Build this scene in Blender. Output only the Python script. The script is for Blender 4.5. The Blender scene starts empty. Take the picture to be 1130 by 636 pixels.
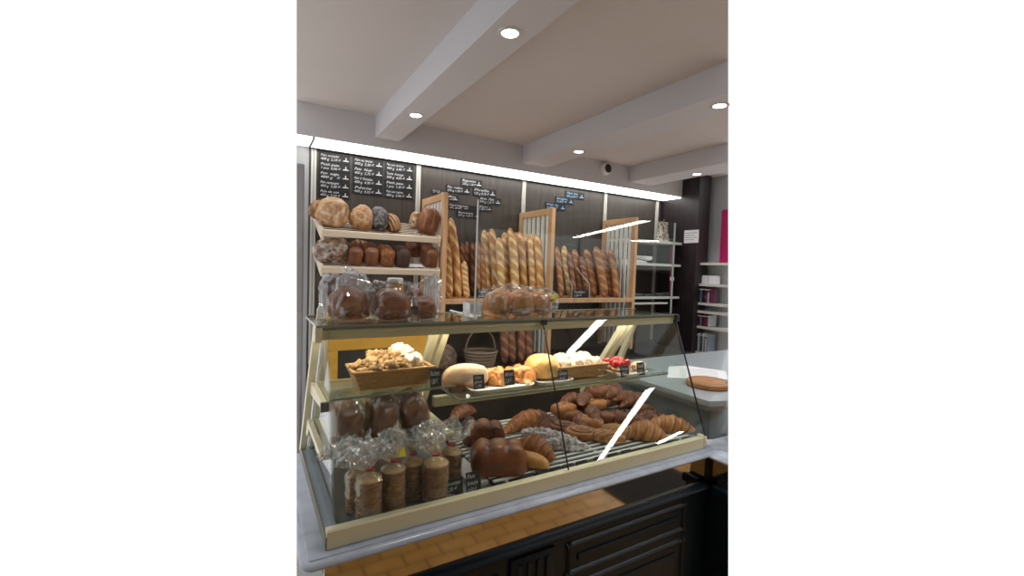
import bpy, bmesh, math, random
import numpy as np
from mathutils import Vector, Matrix, Euler, noise
R = math.radians
PI = math.pi
C = bpy.context.scene.collection
random.seed(7)

# ------------------------------------------------------------------ camera
FPX, YAW, PIT, ROL = 494.156, 0.53225, 0.0446585, 0.0345295
ZC = 1.6
W_, H_ = 1130, 636
fwd = Vector((math.sin(YAW) * math.cos(PIT), math.cos(YAW) * math.cos(PIT), -math.sin(PIT)))
rgt0 = Vector((math.cos(YAW), -math.sin(YAW), 0))
up0 = rgt0.cross(fwd)
rgt = rgt0 * math.cos(ROL) + up0 * math.sin(ROL)
upv = -rgt0 * math.sin(ROL) + up0 * math.cos(ROL)
EYE = Vector((0, 0, ZC))
cam_d = bpy.data.cameras.new('camera')
cam = bpy.data.objects.new('camera', cam_d)
C.objects.link(cam)
m3 = Matrix((rgt, upv, -fwd)).transposed()
cam.matrix_world = Matrix.Translation(EYE) @ m3.to_4x4()
cam_d.sensor_fit = 'HORIZONTAL'
cam_d.sensor_width = 36.0
cam_d.lens = 36.0 * FPX / W_
cam_d.clip_start = 0.02
bpy.context.scene.camera = cam


def ray(x, y):
    return rgt * ((x - 565) / FPX) - upv * ((y - 318) / FPX) + fwd


def PZ(x, y, z):
    d = ray(x, y)
    return EYE + d * ((z - ZC) / d.z)


def PY(x, y, Y):
    d = ray(x, y)
    return EYE + d * (Y / d.y)


def PX(x, y, X):
    d = ray(x, y)
    return EYE + d * (X / d.x)


# ------------------------------------------------------------------ materials
def lin(c):
    return tuple(((v / 255) / 12.92 if v / 255 <= .04045 else ((v / 255 + .055) / 1.055) ** 2.4) for v in c) + (1,)


MATS = {}


def new_mat(name):
    m = bpy.data.materials.new(name)
    m.use_nodes = True
    MATS[name] = m
    nt = m.node_tree
    return m, nt, nt.nodes['Principled BSDF'], nt.nodes['Material Output']


def plain(name, rgb, rough=.5, metal=0., spec=.5, bump=0., bscale=60., var=0., vscale=8., coat=0.):
    m, nt, p, out = new_mat(name)
    p.inputs['Base Color'].default_value = lin(rgb)
    p.inputs['Roughness'].default_value = rough
    p.inputs['Metallic'].default_value = metal
    p.inputs['Specular IOR Level'].default_value = spec
    p.inputs['Coat Weight'].default_value = coat
    tc = nt.nodes.new('ShaderNodeTexCoord')
    if var:
        n = nt.nodes.new('ShaderNodeTexNoise')
        n.inputs['Scale'].default_value = vscale
        n.inputs['Detail'].default_value = 5
        nt.links.new(tc.outputs['Object'], n.inputs['Vector'])
        h = nt.nodes.new('ShaderNodeHueSaturation')
        h.inputs['Color'].default_value = lin(rgb)
        mr = nt.nodes.new('ShaderNodeMapRange')
        mr.inputs['From Min'].default_value = .3
        mr.inputs['From Max'].default_value = .7
        mr.inputs['To Min'].default_value = 1 - var
        mr.inputs['To Max'].default_value = 1 + var
        nt.links.new(n.outputs['Fac'], mr.inputs['Value'])
        nt.links.new(mr.outputs['Result'], h.inputs['Value'])
        nt.links.new(h.outputs['Color'], p.inputs['Base Color'])
    if bump:
        n2 = nt.nodes.new('ShaderNodeTexNoise')
        n2.inputs['Scale'].default_value = bscale
        n2.inputs['Detail'].default_value = 4
        nt.links.new(tc.outputs['Object'], n2.inputs['Vector'])
        b = nt.nodes.new('ShaderNodeBump')
        b.inputs['Strength'].default_value = bump
        b.inputs['Distance'].default_value = .01
        nt.links.new(n2.outputs['Fac'], b.inputs['Height'])
        nt.links.new(b.outputs['Normal'], p.inputs['Normal'])
    return m


def wood(name, a, b, scale=(2, 2, 30), rough=.45, coat=0.):
    m, nt, p, out = new_mat(name)
    tc = nt.nodes.new('ShaderNodeTexCoord')
    mp = nt.nodes.new('ShaderNodeMapping')
    mp.inputs['Scale'].default_value = scale
    n = nt.nodes.new('ShaderNodeTexNoise')
    n.inputs['Scale'].default_value = 3
    n.inputs['Detail'].default_value = 6
    n.inputs['Distortion'].default_value = .6
    r = nt.nodes.new('ShaderNodeValToRGB')
    r.color_ramp.elements[0].position = .3
    r.color_ramp.elements[1].position = .7
    r.color_ramp.elements[0].color = lin(a)
    r.color_ramp.elements[1].color = lin(b)
    nt.links.new(tc.outputs['Object'], mp.inputs['Vector'])
    nt.links.new(mp.outputs['Vector'], n.inputs['Vector'])
    nt.links.new(n.outputs['Fac'], r.inputs['Fac'])
    nt.links.new(r.outputs['Color'], p.inputs['Base Color'])
    p.inputs['Roughness'].default_value = rough
    p.inputs['Coat Weight'].default_value = coat
    return m


def crust(name, base, dark, score, flour=(205, 195, 180), rough=.55, nscale=14, bump=.5, coat=0., speck=None):
    """baked crust: two tones mottled by noise; painted attribute: r = scored crumb, g = flour, b = darker bake"""
    m, nt, p, out = new_mat(name)
    L = nt.links.new
    tc = nt.nodes.new('ShaderNodeTexCoord')
    n = nt.nodes.new('ShaderNodeTexNoise')
    n.inputs['Scale'].default_value = nscale
    n.inputs['Detail'].default_value = 7
    n.inputs['Roughness'].default_value = .65
    L(tc.outputs['Object'], n.inputs['Vector'])
    r = nt.nodes.new('ShaderNodeValToRGB')
    r.color_ramp.elements[0].position = .34
    r.color_ramp.elements[1].position = .66
    r.color_ramp.elements[0].color = lin(dark)
    r.color_ramp.elements[1].color = lin(base)
    L(n.outputs['Fac'], r.inputs['Fac'])
    at = nt.nodes.new('ShaderNodeAttribute')
    at.attribute_name = 'pat'
    sp = nt.nodes.new('ShaderNodeSeparateColor')
    L(at.outputs['Color'], sp.inputs['Color'])
    cur = r.outputs['Color']

    def mixin(fac, col, cur):
        x = nt.nodes.new('ShaderNodeMix')
        x.data_type = 'RGBA'
        L(fac, x.inputs['Factor'])
        L(cur, x.inputs[6])
        x.inputs[7].default_value = lin(col)
        return x.outputs[2]
    cur = mixin(sp.outputs['Blue'], tuple(v * .55 for v in dark), cur)
    cur = mixin(sp.outputs['Red'], score, cur)
    # flour broken up by fine noise
    n3 = nt.nodes.new('ShaderNodeTexNoise')
    n3.inputs['Scale'].default_value = nscale * 3.5
    n3.inputs['Detail'].default_value = 6
    L(tc.outputs['Object'], n3.inputs['Vector'])
    mr = nt.nodes.new('ShaderNodeMapRange')
    mr.inputs['From Min'].default_value = .38
    mr.inputs['From Max'].default_value = .6
    L(n3.outputs['Fac'], mr.inputs['Value'])
    mu = nt.nodes.new('ShaderNodeMath')
    mu.operation = 'MULTIPLY'
    L(mr.outputs['Result'], mu.inputs[0])
    L(sp.outputs['Green'], mu.inputs[1])
    cur = mixin(mu.outputs[0], flour, cur)
    if speck:
        v = nt.nodes.new('ShaderNodeTexVoronoi')
        v.inputs['Scale'].default_value = 130
        L(tc.outputs['Object'], v.inputs['Vector'])
        lt = nt.nodes.new('ShaderNodeMath')
        lt.operation = 'LESS_THAN'
        lt.inputs[1].default_value = .32
        L(v.outputs['Distance'], lt.inputs[0])
        cur = mixin(lt.outputs[0], speck, cur)
    L(cur, p.inputs['Base Color'])
    p.inputs['Roughness'].default_value = rough
    p.inputs['Coat Weight'].default_value = coat
    p.inputs['Coat Roughness'].default_value = .25
    n2 = nt.nodes.new('ShaderNodeTexNoise')
    n2.inputs['Scale'].default_value = nscale * 5
    n2.inputs['Detail'].default_value = 5
    L(tc.outputs['Object'], n2.inputs['Vector'])
    b = nt.nodes.new('ShaderNodeBump')
    b.inputs['Strength'].default_value = bump
    b.inputs['Distance'].default_value = .004
    L(n2.outputs['Fac'], b.inputs['Height'])
    L(b.outputs['Normal'], p.inputs['Normal'])
    return m


def glass(name, tint=(.96, .985, .97), base=.032, rough=0.):
    m, nt, p, out = new_mat(name)
    nt.nodes.remove(p)
    L = nt.links.new
    t = nt.nodes.new('ShaderNodeBsdfTransparent')
    t.inputs['Color'].default_value = (*tint, 1)
    g = nt.nodes.new('ShaderNodeBsdfGlossy')
    g.inputs['Roughness'].default_value = rough
    lw = nt.nodes.new('ShaderNodeLayerWeight')
    lw.inputs['Blend'].default_value = .5
    pw = nt.nodes.new('ShaderNodeMath')
    pw.operation = 'POWER'
    pw.inputs[1].default_value = 5
    L(lw.outputs['Facing'], pw.inputs[0])
    ma = nt.nodes.new('ShaderNodeMath')
    ma.operation = 'MULTIPLY_ADD'
    ma.inputs[1].default_value = 1 - base
    ma.inputs[2].default_value = base
    L(pw.outputs[0], ma.inputs[0])
    mx = nt.nodes.new('ShaderNodeMixShader')
    L(ma.outputs[0], mx.inputs['Fac'])
    L(t.outputs[0], mx.inputs[1])
    L(g.outputs[0], mx.inputs[2])
    L(mx.outputs[0], out.inputs['Surface'])
    return m


def film(name, milky=.06, refl=.1, rough=.12, scale=40, bump=.9, col=(235, 235, 235)):
    m, nt, p, out = new_mat(name)
    nt.nodes.remove(p)
    L = nt.links.new
    tc = nt.nodes.new('ShaderNodeTexCoord')
    n = nt.nodes.new('ShaderNodeTexNoise')
    n.inputs['Scale'].default_value = scale
    n.inputs['Detail'].default_value = 3
    n.inputs['Distortion'].default_value = 1.2
    L(tc.outputs['Object'], n.inputs['Vector'])
    b = nt.nodes.new('ShaderNodeBump')
    b.inputs['Strength'].default_value = bump
    b.inputs['Distance'].default_value = .02
    L(n.outputs['Fac'], b.inputs['Height'])
    t = nt.nodes.new('ShaderNodeBsdfTransparent')
    t.inputs['Color'].default_value = (.97, .97, .97, 1)
    g = nt.nodes.new('ShaderNodeBsdfGlossy')
    g.inputs['Roughness'].default_value = rough
    L(b.outputs['Normal'], g.inputs['Normal'])
    d = nt.nodes.new('ShaderNodeBsdfDiffuse')
    d.inputs['Color'].default_value = lin(col)
    m1 = nt.nodes.new('ShaderNodeMixShader')
    m1.inputs['Fac'].default_value = milky / (milky + refl)
    L(g.outputs[0], m1.inputs[1])
    L(d.outputs[0], m1.inputs[2])
    m2 = nt.nodes.new('ShaderNodeMixShader')
    lw = nt.nodes.new('ShaderNodeLayerWeight')
    lw.inputs['Blend'].default_value = .3
    ma = nt.nodes.new('ShaderNodeMath')
    ma.operation = 'MULTIPLY_ADD'
    ma.inputs[1].default_value = .24
    ma.inputs[2].default_value = milky + refl
    L(lw.outputs['Facing'], ma.inputs[0])
    L(ma.outputs[0], m2.inputs['Fac'])
    L(t.outputs[0], m2.inputs[1])
    L(m1.outputs[0], m2.inputs[2])
    L(m2.outputs[0], out.inputs['Surface'])
    return m


def emit(name, rgb, s):
    m, nt, p, out = new_mat(name)
    nt.nodes.remove(p)
    e = nt.nodes.new('ShaderNodeEmission')
    e.inputs['Color'].default_value = lin(rgb)
    e.inputs['Strength'].default_value = s
    nt.links.new(e.outputs[0], out.inputs['Surface'])
    return m


def tiles(name):
    m, nt, p, out = new_mat(name)
    L = nt.links.new
    tc = nt.nodes.new('ShaderNodeTexCoord')
    br = nt.nodes.new('ShaderNodeTexBrick')
    br.inputs['Scale'].default_value = 1
    br.inputs['Brick Width'].default_value = .21
    br.inputs['Row Height'].default_value = .105
    br.inputs['Mortar Size'].default_value = .0045
    br.inputs['Color1'].default_value = lin((202, 156, 88))
    br.inputs['Color2'].default_value = lin((184, 136, 68))
    br.inputs['Mortar'].default_value = lin((96, 66, 36))
    L(tc.outputs['Object'], br.inputs['Vector'])
    n = nt.nodes.new('ShaderNodeTexNoise')
    n.inputs['Scale'].default_value = 9
    n.inputs['Detail'].default_value = 6
    L(tc.outputs['Object'], n.inputs['Vector'])
    h = nt.nodes.new('ShaderNodeHueSaturation')
    mr = nt.nodes.new('ShaderNodeMapRange')
    mr.inputs['To Min'].default_value = .75
    mr.inputs['To Max'].default_value = 1.25
    L(n.outputs['Fac'], mr.inputs['Value'])
    L(mr.outputs['Result'], h.inputs['Value'])
    L(br.outputs['Color'], h.inputs['Color'])
    L(h.outputs['Color'], p.inputs['Base Color'])
    p.inputs['Roughness'].default_value = .35
    return m


def marble(name):
    m, nt, p, out = new_mat(name)
    L = nt.links.new
    tc = nt.nodes.new('ShaderNodeTexCoord')
    n = nt.nodes.new('ShaderNodeTexNoise')
    n.inputs['Scale'].default_value = 5
    n.inputs['Detail'].default_value = 8
    n.inputs['Distortion'].default_value = 1.5
    L(tc.outputs['Object'], n.inputs['Vector'])
    r = nt.nodes.new('ShaderNodeValToRGB')
    r.color_ramp.elements[0].position = .35
    r.color_ramp.elements[1].position = .65
    r.color_ramp.elements[0].color = lin((146, 154, 168))
    r.color_ramp.elements[1].color = lin((168, 176, 189))
    L(n.outputs['Fac'], r.inputs['Fac'])
    L(r.outputs['Color'], p.inputs['Base Color'])
    p.inputs['Roughness'].default_value = .25
    return m


plain('ceiling_paint', (206, 200, 198), .9, var=.03, vscale=1.5)
plain('beam_paint', (204, 202, 206), .85)
plain('wall_paint', (176, 178, 180), .8)
plain('shop_wall', (150, 150, 150), .8)
plain('shop_dark', (30, 30, 32), .5)
wood('panel_dark', (66, 61, 58), (84, 78, 74), (14, 14, 1.2), .3)
wood('panel_wenge', (26, 20, 24), (44, 34, 38), (14, 14, 1.0), .4)
plain('white_metal', (205, 205, 200), .35, metal=.0)
plain('grey_metal', (120, 122, 124), .4, metal=.6)
plain('column_grey', (150, 151, 154), .5)
plain('steel', (170, 172, 175), .3, metal=.9)
plain('cream', (214, 207, 174), .35)
plain('cream_dark', (120, 118, 100), .4)
plain('shelf_cream', (222, 206, 184), .45)
plain('base_dark', (12, 25, 33), .36, spec=.22, var=.1)
plain('black', (14, 14, 15), .45)
plain('card_black', (20, 21, 26), .5)
plain('chalk', (205, 208, 212), .7)
plain('chalk_blue', (150, 190, 225), .7)
plain('paper', (225, 225, 228), .7)
plain('white_plastic', (226, 226, 222), .3)
plain('grey_tray', (108, 112, 112), .3, metal=.3)
plain('blue_grey', (140, 152, 164), .35)
plain('return_paint', (104, 114, 120), .35)
plain('return_top', (150, 158, 164), .3)
plain('pink', (196, 22, 104), .45)
plain('magenta_dark', (120, 40, 78), .45)
plain('yellow', (232, 205, 60), .6)
plain('red', (190, 30, 34), .5)
plain('navy', (50, 60, 100), .5)
plain('matte', (26, 26, 28), .85)
plain('slate', (30, 30, 32), .6)
wood('beech', (196, 142, 92), (214, 164, 112), (3, 3, .6), .4)
wood('frame_oak', (198, 152, 110), (216, 174, 134), (6, 6, .8), .4)
wood('yellow_wood', (186, 138, 44), (204, 156, 60), (2, 6, 6), .45)
wood('board_wood', (150, 100, 54), (176, 124, 74), (2, 14, 14), .5)
wood('wicker', (176, 130, 78), (206, 160, 104), (60, 60, 60), .6)
wood('wicker_dark', (104, 88, 72), (130, 110, 90), (60, 60, 60), .6)
marble('stone')
tiles('floor_tile')
glass('glass')
glass('glass_edge', (.55, .72, .64), .12)
glass('acrylic', (.97, .98, .99), .06)
plain('edge_white', (200, 208, 206), .2)
plain('edge_green', (134, 148, 136), .2)
film('film', .010, .115, .035, 22, .10)
film('film_crinkle', .20, .24, .05, 36, .2, (236, 238, 240))
plain('mirror', (176, 170, 160), .06, metal=1.)
emit('strip_emit', (255, 252, 246), 4.6)
emit('down_emit', (255, 252, 250), 22)
emit('tube_emit', (255, 252, 248), 26)
emit('case_emit', (255, 242, 220), 44)
emit('case_emit_soft', (255, 240, 214), 34)

crust('c_campagne', (222, 174, 116), (134, 80, 42), (224, 190, 140), (226, 208, 184), .7, 12, .7)
crust('c_boule', (208, 154, 94), (122, 70, 36), (226, 190, 140), (224, 206, 180), .65, 14, .6)
crust('c_dark', (70, 60, 58), (44, 38, 38), (120, 100, 84), (178, 178, 182), .6, 18, .7)
crust('c_rye', (132, 96, 70), (70, 48, 36), (176, 140, 108), (206, 196, 184), .7, 14, .8)
crust('c_brown', (142, 90, 56), (92, 54, 34), (186, 130, 84), (225, 215, 200), .5, 14, .4)
crust('c_mie', (146, 92, 62), (98, 56, 38), (170, 112, 70), (220, 205, 180), .45, 9, .25)
crust('c_seed', (150, 92, 52), (106, 62, 34), (200, 150, 96), (210, 190, 160), .7, 30, 1., speck=(196, 142, 82))
crust('c_seed_dark', (92, 66, 50), (58, 42, 34), (150, 116, 80), (190, 170, 150), .7, 30, 1., speck=(40, 32, 28))
crust('c_stripe', (150, 94, 48), (104, 62, 32), (232, 200, 148), (226, 208, 184), .6, 14, .5)
crust('b_gold', (220, 164, 96), (172, 108, 54), (240, 204, 140), (235, 215, 185), .5, 20, .5)
crust('b_pale', (228, 182, 116), (196, 140, 76), (246, 220, 168), (235, 215, 185), .55, 20, .5)
crust('b_brown', (184, 124, 78), (134, 82, 50), (206, 150, 98), (225, 205, 180), .5, 20, .5)
crust('b_dark', (138, 86, 58), (96, 56, 36), (178, 122, 86), (225, 205, 180), .55, 20, .5)
crust('p_crois', (198, 122, 62), (124, 64, 28), (232, 178, 108), (230, 220, 210), .45, 34, 1., coat=.12)
crust('p_dark', (134, 74, 42), (76, 38, 22), (186, 118, 66), (230, 220, 210), .5, 34, 1., coat=.1)
crust('p_brioche', (158, 86, 48), (112, 56, 32), (206, 150, 96), (230, 220, 210), .35, 8, .2, coat=.35)
crust('p_golden', (222, 152, 84), (146, 82, 38), (240, 194, 124), (230, 220, 210), .42, 30, .8, coat=.15)
crust('p_bun', (210, 150, 98), (168, 108, 66), (214, 160, 104), (230, 220, 210), .35, 12, .2, coat=.3)
crust('p_gold', (222, 166, 84), (190, 124, 56), (240, 200, 130), (235, 225, 210), .4, 10, .3, coat=.2)
crust('p_sugar', (206, 196, 196), (136, 118, 114), (228, 222, 218), (236, 232, 234), .85, 30, .4)
crust('p_pale', (240, 218, 190), (214, 170, 128), (190, 120, 90), (246, 238, 228), .5, 9, .3)
crust('p_dome', (232, 190, 118), (208, 152, 78), (244, 214, 150), (240, 230, 210), .45, 8, .3)
crust('p_tart', (234, 168, 96), (212, 124, 56), (246, 206, 150), (244, 236, 220), .35, 22, .4, coat=.3)
crust('rusk', (232, 196, 140), (204, 160, 104), (226, 196, 148), (226, 208, 184), .8, 40, .6)
crust('rusk_side', (178, 130, 84), (124, 82, 48), (196, 150, 98), (226, 208, 184), .8, 40, .6)
crust('cookie_nut', (206, 172, 124), (128, 90, 56), (236, 214, 178), (240, 230, 210), .8, 60, 1.2)
crust('cookie_coco', (246, 238, 222), (224, 206, 176), (250, 246, 238), (250, 246, 238), .8, 50, 1.)
crust('straw', (206, 40, 36), (160, 20, 24), (240, 120, 100), (250, 240, 235), .25, 40, .4, coat=.5)


# ------------------------------------------------------------------ mesh builder
def safe_rot(rot):
    return Euler(rot).to_matrix().to_4x4() if rot else Matrix.Identity(4)


class MB:
    def __init__(self):
        self.bm = bmesh.new()
        self.pat = None

    def _add(self, verts, faces, M=None):
        vs = [self.bm.verts.new(M @ Vector(v) if M else v) for v in verts]
        for f in faces:
            try:
                self.bm.faces.new([vs[i] for i in f])
            except ValueError:
                pass
        return vs

    def box(self, a, b, bev=0., M=None):
        x0, y0, z0 = a
        x1, y1, z1 = b
        v = [(x0, y0, z0), (x1, y0, z0), (x1, y1, z0), (x0, y1, z0), (x0, y0, z1), (x1, y0, z1), (x1, y1, z1), (x0, y1, z1)]
        f = [(0, 3, 2, 1), (4, 5, 6, 7), (0, 1, 5, 4), (1, 2, 6, 5), (2, 3, 7, 6), (3, 0, 4, 7)]
        vs = self._add(v, f, M)
        if bev:
            es = {e for w in vs for e in w.link_edges}
            bmesh.ops.bevel(self.bm, geom=list(es), offset=bev, segments=2, affect='EDGES', profile=.5, clamp_overlap=True)
        return self

    def prism(self, poly, axis, a, b, M=None):
        """extrude a 2-D polygon along an axis: axis 'x' takes (y,z), 'y' takes (x,z), 'z' takes (x,y)"""
        def pt(p, t):
            return {'x': (t, p[0], p[1]), 'y': (p[0], t, p[1]), 'z': (p[0], p[1], t)}[axis]
        n = len(poly)
        v = [pt(p, a) for p in poly] + [pt(p, b) for p in poly]
        f = [tuple(range(n)), tuple(range(2 * n - 1, n - 1, -1))] + [(i, (i + 1) % n, n + (i + 1) % n, n + i) for i in range(n)]
        self._add(v, f, M)
        return self

    def loft(self, rings, cap=True, M=None):
        n = len(rings[0])
        v = [p for r in rings for p in r]
        f = []
        for k in range(len(rings) - 1):
            for i in range(n):
                j = (i + 1) % n
                f.append((k * n + i, k * n + j, (k + 1) * n + j, (k + 1) * n + i))
        if cap:
            f.append(tuple(range(n - 1, -1, -1)))
            o = (len(rings) - 1) * n
            f.append(tuple(o + i for i in range(n)))
        return self._add(v, f, M)

    def tube(self, pts, r, n=8, cap=True, M=None):
        pts = [Vector(p) for p in pts]
        rr = r if isinstance(r, (list, tuple)) else [r] * len(pts)
        rings = []
        prev = None
        for i, p in enumerate(pts):
            t = (pts[min(i + 1, len(pts) - 1)] - pts[max(i - 1, 0)]).normalized()
            if prev is None:
                a = Vector((0, 0, 1)) if abs(t.z) < .9 else Vector((1, 0, 0))
                nx = t.cross(a).normalized()
            else:
                nx = (prev - t * prev.dot(t)).normalized()
            prev = nx
            ny = t.cross(nx)
            rings.append([p + (nx * math.cos(2 * PI * k / n) + ny * math.sin(2 * PI * k / n)) * rr[i] for k in range(n)])
        self.loft(rings, cap, M)
        return self

    def lathe(self, prof, n=24, M=None, cap=True):
        rings = [[(r * math.cos(2 * PI * k / n), r * math.sin(2 * PI * k / n), z) for k in range(n)] for r, z in prof]
        self.loft(rings, cap, M)
        return self

    def mesh(self, name, mat, smooth=None, normals=True):
        bm = self.bm
        if normals:
            bmesh.ops.recalc_face_normals(bm, faces=bm.faces[:])
        me = bpy.data.meshes.new(name)
        bm.to_mesh(me)
        bm.free()
        for m in (mat if isinstance(mat, (list, tuple)) else [mat]):
            me.materials.append(MATS[m] if isinstance(m, str) else m)
        if smooth is not None:
            for p in me.polygons:
                p.use_smooth = True
            if smooth < 3:
                me.set_sharp_from_angle(angle=smooth)
        return me

    def build(self, name, mat, parent=None, smooth=None, world=False):
        """link as one object; world=True: the vertices are world coordinates and are moved into the parent's frame"""
        if world and parent is not None:
            root = parent
            while root.parent is not None:
                root = root.parent
            inv = (Matrix.Translation(root.location) @ root.rotation_euler.to_matrix().to_4x4()).inverted()
            bmesh.ops.transform(self.bm, matrix=inv, verts=self.bm.verts[:])
        return link(name, self.mesh(name, mat, smooth), parent)


def link(name, me, parent=None, loc=None, rot=None, sc=None):
    o = bpy.data.objects.new(name, me)
    C.objects.link(o)
    if parent is not None:
        o.parent = parent
    if loc is not None:
        o.location = loc
    if rot is not None:
        o.rotation_euler = rot
    if sc is not None:
        o.scale = sc if isinstance(sc, (tuple, list)) else (sc,) * 3
    return o


def tag(o, label, cat, group=None, kind=None):
    o['label'] = label
    o['category'] = cat
    if group:
        o['group'] = group
    if kind:
        o['kind'] = kind
    return o


def struct(o):
    o['kind'] = 'structure'
    return o


def thing(name, loc, label, cat, group=None, rot=(0, 0, 0)):
    o = bpy.data.objects.new(name, None)
    o.empty_display_size = .05
    C.objects.link(o)
    o.location = loc
    o.rotation_euler = rot
    return tag(o, label, cat, group)


def copy_tree(o, parent=None):
    kids = [k for k in bpy.data.objects if k.parent is o]
    c = o.copy()
    C.objects.link(c)
    if parent is not None:
        c.parent = parent
    for k in kids:
        copy_tree(k, c)
    return c


def trim(o, x, keep_left):
    """end a piece of the shell where the photograph's view of the shop ends"""
    a, b = ray(x, 0), ray(x, 636)
    n = a.cross(b).normalized()
    if (n.dot(ray(x + 50, 300)) > 0) != keep_left:
        n = -n
    bm = bmesh.new()
    bm.from_mesh(o.data)
    mw = o.matrix_world
    inv = o.matrix_world.inverted()
    co = EYE
    if o.parent is not None:
        co = EYE - o.parent.location
    r = bmesh.ops.bisect_plane(bm, geom=bm.verts[:] + bm.edges[:] + bm.faces[:], plane_co=co, plane_no=n, clear_outer=True, clear_inner=False)
    es = [e for e in r['geom_cut'] if isinstance(e, bmesh.types.BMEdge)]
    try:
        bmesh.ops.holes_fill(bm, edges=es)
    except Exception:
        pass
    bmesh.ops.recalc_face_normals(bm, faces=bm.faces[:])
    bm.to_mesh(o.data)
    bm.free()
    return o


XL, XR = 327.4, 803.6
trimL = lambda o: trim(o, XL, False)
trimR = lambda o: trim(o, XR, True)

ORD = ['first', 'second', 'third', 'fourth', 'fifth', 'sixth', 'seventh', 'eighth', 'ninth', 'tenth', 'eleventh', 'twelfth',
       'thirteenth', 'fourteenth', 'fifteenth', 'sixteenth', 'seventeenth', 'eighteenth', 'nineteenth', 'twentieth']

# ------------------------------------------------------------------ lettering
_tc = {}


def text_geo(s):
    if s in _tc:
        return _tc[s]
    cu = bpy.data.curves.new('lettering', 'FONT')
    cu.body = s
    cu.size = 1
    cu.shear = .25
    cu.offset = .004
    cu.resolution_u = 2
    ob = bpy.data.objects.new('lettering', cu)
    C.objects.link(ob)
    dg = bpy.context.evaluated_depsgraph_get()
    me = bpy.data.meshes.new_from_object(ob.evaluated_get(dg))
    v = [tuple(p.co) for p in me.vertices]
    f = [tuple(p.vertices) for p in me.polygons]
    bpy.data.objects.remove(ob)
    bpy.data.curves.remove(cu)
    bpy.data.meshes.remove(me)
    w = max([p[0] for p in v] or [1])
    _tc[s] = (v, f, w)
    return _tc[s]


def put_text(mb, s, x, z, h, w, y=0.):
    """text in the XZ plane facing -Y; left edge x, baseline z, height h, fitted to width w"""
    v, f, tw = text_geo(s)
    sx = w / tw
    mb._add([(x + p[0] * sx, y, z + p[1] * h) for p in v], f)


def price_card(name, loc, w, h, lines, label, group=None, rot=(0, 0, 0), chalk='chalk', stand=False, icon=False, cat='price card'):
    t = thing(name, loc, label, cat, group, rot)
    cardo = MB().box((-w / 2, -.0015, 0), (w / 2, .0015, h), .0006).build('card', 'card_black', t)
    mb = MB()
    n = len(lines)
    for i, (s, fw) in enumerate(lines):
        lh = h / (n + .3)
        put_text(mb, s, -w / 2 * .9, h - (i + 1) * lh + lh * .08, lh * .95, w * .9 * fw, -.0022)
    if icon:
        x1 = w / 2
        mb.prism([(x1 - h * .85, h * .28), (x1 - h * .12, h * .28), (x1 - h * .2, h * .4), (x1 - h * .75, h * .4)], 'y', -.0022, -.0016)
        mb.prism([(x1 - h * .55, h * .44), (x1 - h * .4, h * .44), (x1 - h * .45, h * .75), (x1 - h * .5, h * .75)], 'y', -.0022, -.0016)
    mb.build('lettering', chalk, cardo)
    if stand:
        MB().box((-w * .3, .0015, 0), (w * .3, .022, .004)).build('foot', 'acrylic', t)
    return t


# ------------------------------------------------------------------ breads
def spow(v, e):
    return math.copysign(abs(v) ** e, v)


def nz(p, s):
    return noise.noise(Vector(p) * s)


def blob(L, W, H, e_lat=1., e_lon=1., flat=.3, nu=44, nv=26, disp=None, seed=0, lump=.04, fine=.012, taper=None, e_top=None):
    """loaf-like closed surface sitting on z=0; disp(u: unit direction, P) -> (radial offset m, (r,g,b))"""
    rings, cols = [], []
    so = Vector((seed * 3.7, seed * 1.3, seed * 5.1))
    S = min(L, W, H)
    zc = H * flat
    for i in range(1, nv):
        v = -PI / 2 + PI * i / nv
        row, crow = [], []
        for j in range(nu):
            u = 2 * PI * j / nu
            ux, uy, uz = math.cos(v) * math.cos(u), math.cos(v) * math.sin(u), math.sin(v)
            el = e_top if (e_top and v > 0) else e_lat
            x = spow(math.cos(v), el) * spow(math.cos(u), e_lon)
            y = spow(math.cos(v), el) * spow(math.sin(u), e_lon)
            z = spow(math.sin(v), el)
            P = Vector((x * L / 2, y * W / 2, z * (H - zc) if z > 0 else z * zc))
            if taper:
                k = taper(P.x / (L / 2), (P.z + zc) / H)
                P.x *= k[0]
                P.y *= k[1]
            d = lump * S * nz(Vector((ux, uy, uz)) * 1.4 + so, 1.) + fine * S * nz(Vector((ux, uy, uz)) * 5 + so, 1.)
            col = (0, 0, 0)
            if disp:
                dd, col = disp(Vector((ux, uy, uz)), P)
                d += dd
            nrm = Vector((ux / L, uy / W, uz / H)).normalized()
            P = P + nrm * d
            P.z = max(P.z, -zc * .86)
            P.z += zc * .86
            row.append(P)
            crow.append(col)
        rings.append(row)
        cols.append(crow)
    return rings, cols


def pat_mesh(name, rings, cols, mat, extra=None):
    mb = MB()
    mb.loft(rings)
    flatc = [c for r in cols for c in r]
    me = mb.mesh(name, mat, smooth=3.2)
    a = me.color_attributes.new('pat', 'FLOAT_COLOR', 'POINT')
    for i, c in enumerate(flatc):
        a.data[i].color = (*c, 1)
    return me


def loaf(name, mat, *a, **k):
    r, c = blob(*a, **k)
    return pat_mesh(name, r, c, mat)


def slashes(n, ang, width, depth, pale=1., flour=0., top=.1, along='x', span=1.):
    """parallel cuts over the upper crust"""
    ca, sa = math.cos(ang), math.sin(ang)

    def f(u, P):
        if u.z < top:
            return 0, (0, flour * .4, 0)
        s = (u.x * ca + u.y * sa) * n / 2 / span
        fr = abs((s + 100.5) % 1 - .5) * 2
        k = max(0, 1 - fr / width)
        edge = max(0, 1 - abs(fr - width) / .12)
        return -depth * k + depth * .7 * edge, (pale * k ** .5 if k > 0 else 0, flour * (1 - k), .5 * edge)
    return f


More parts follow.
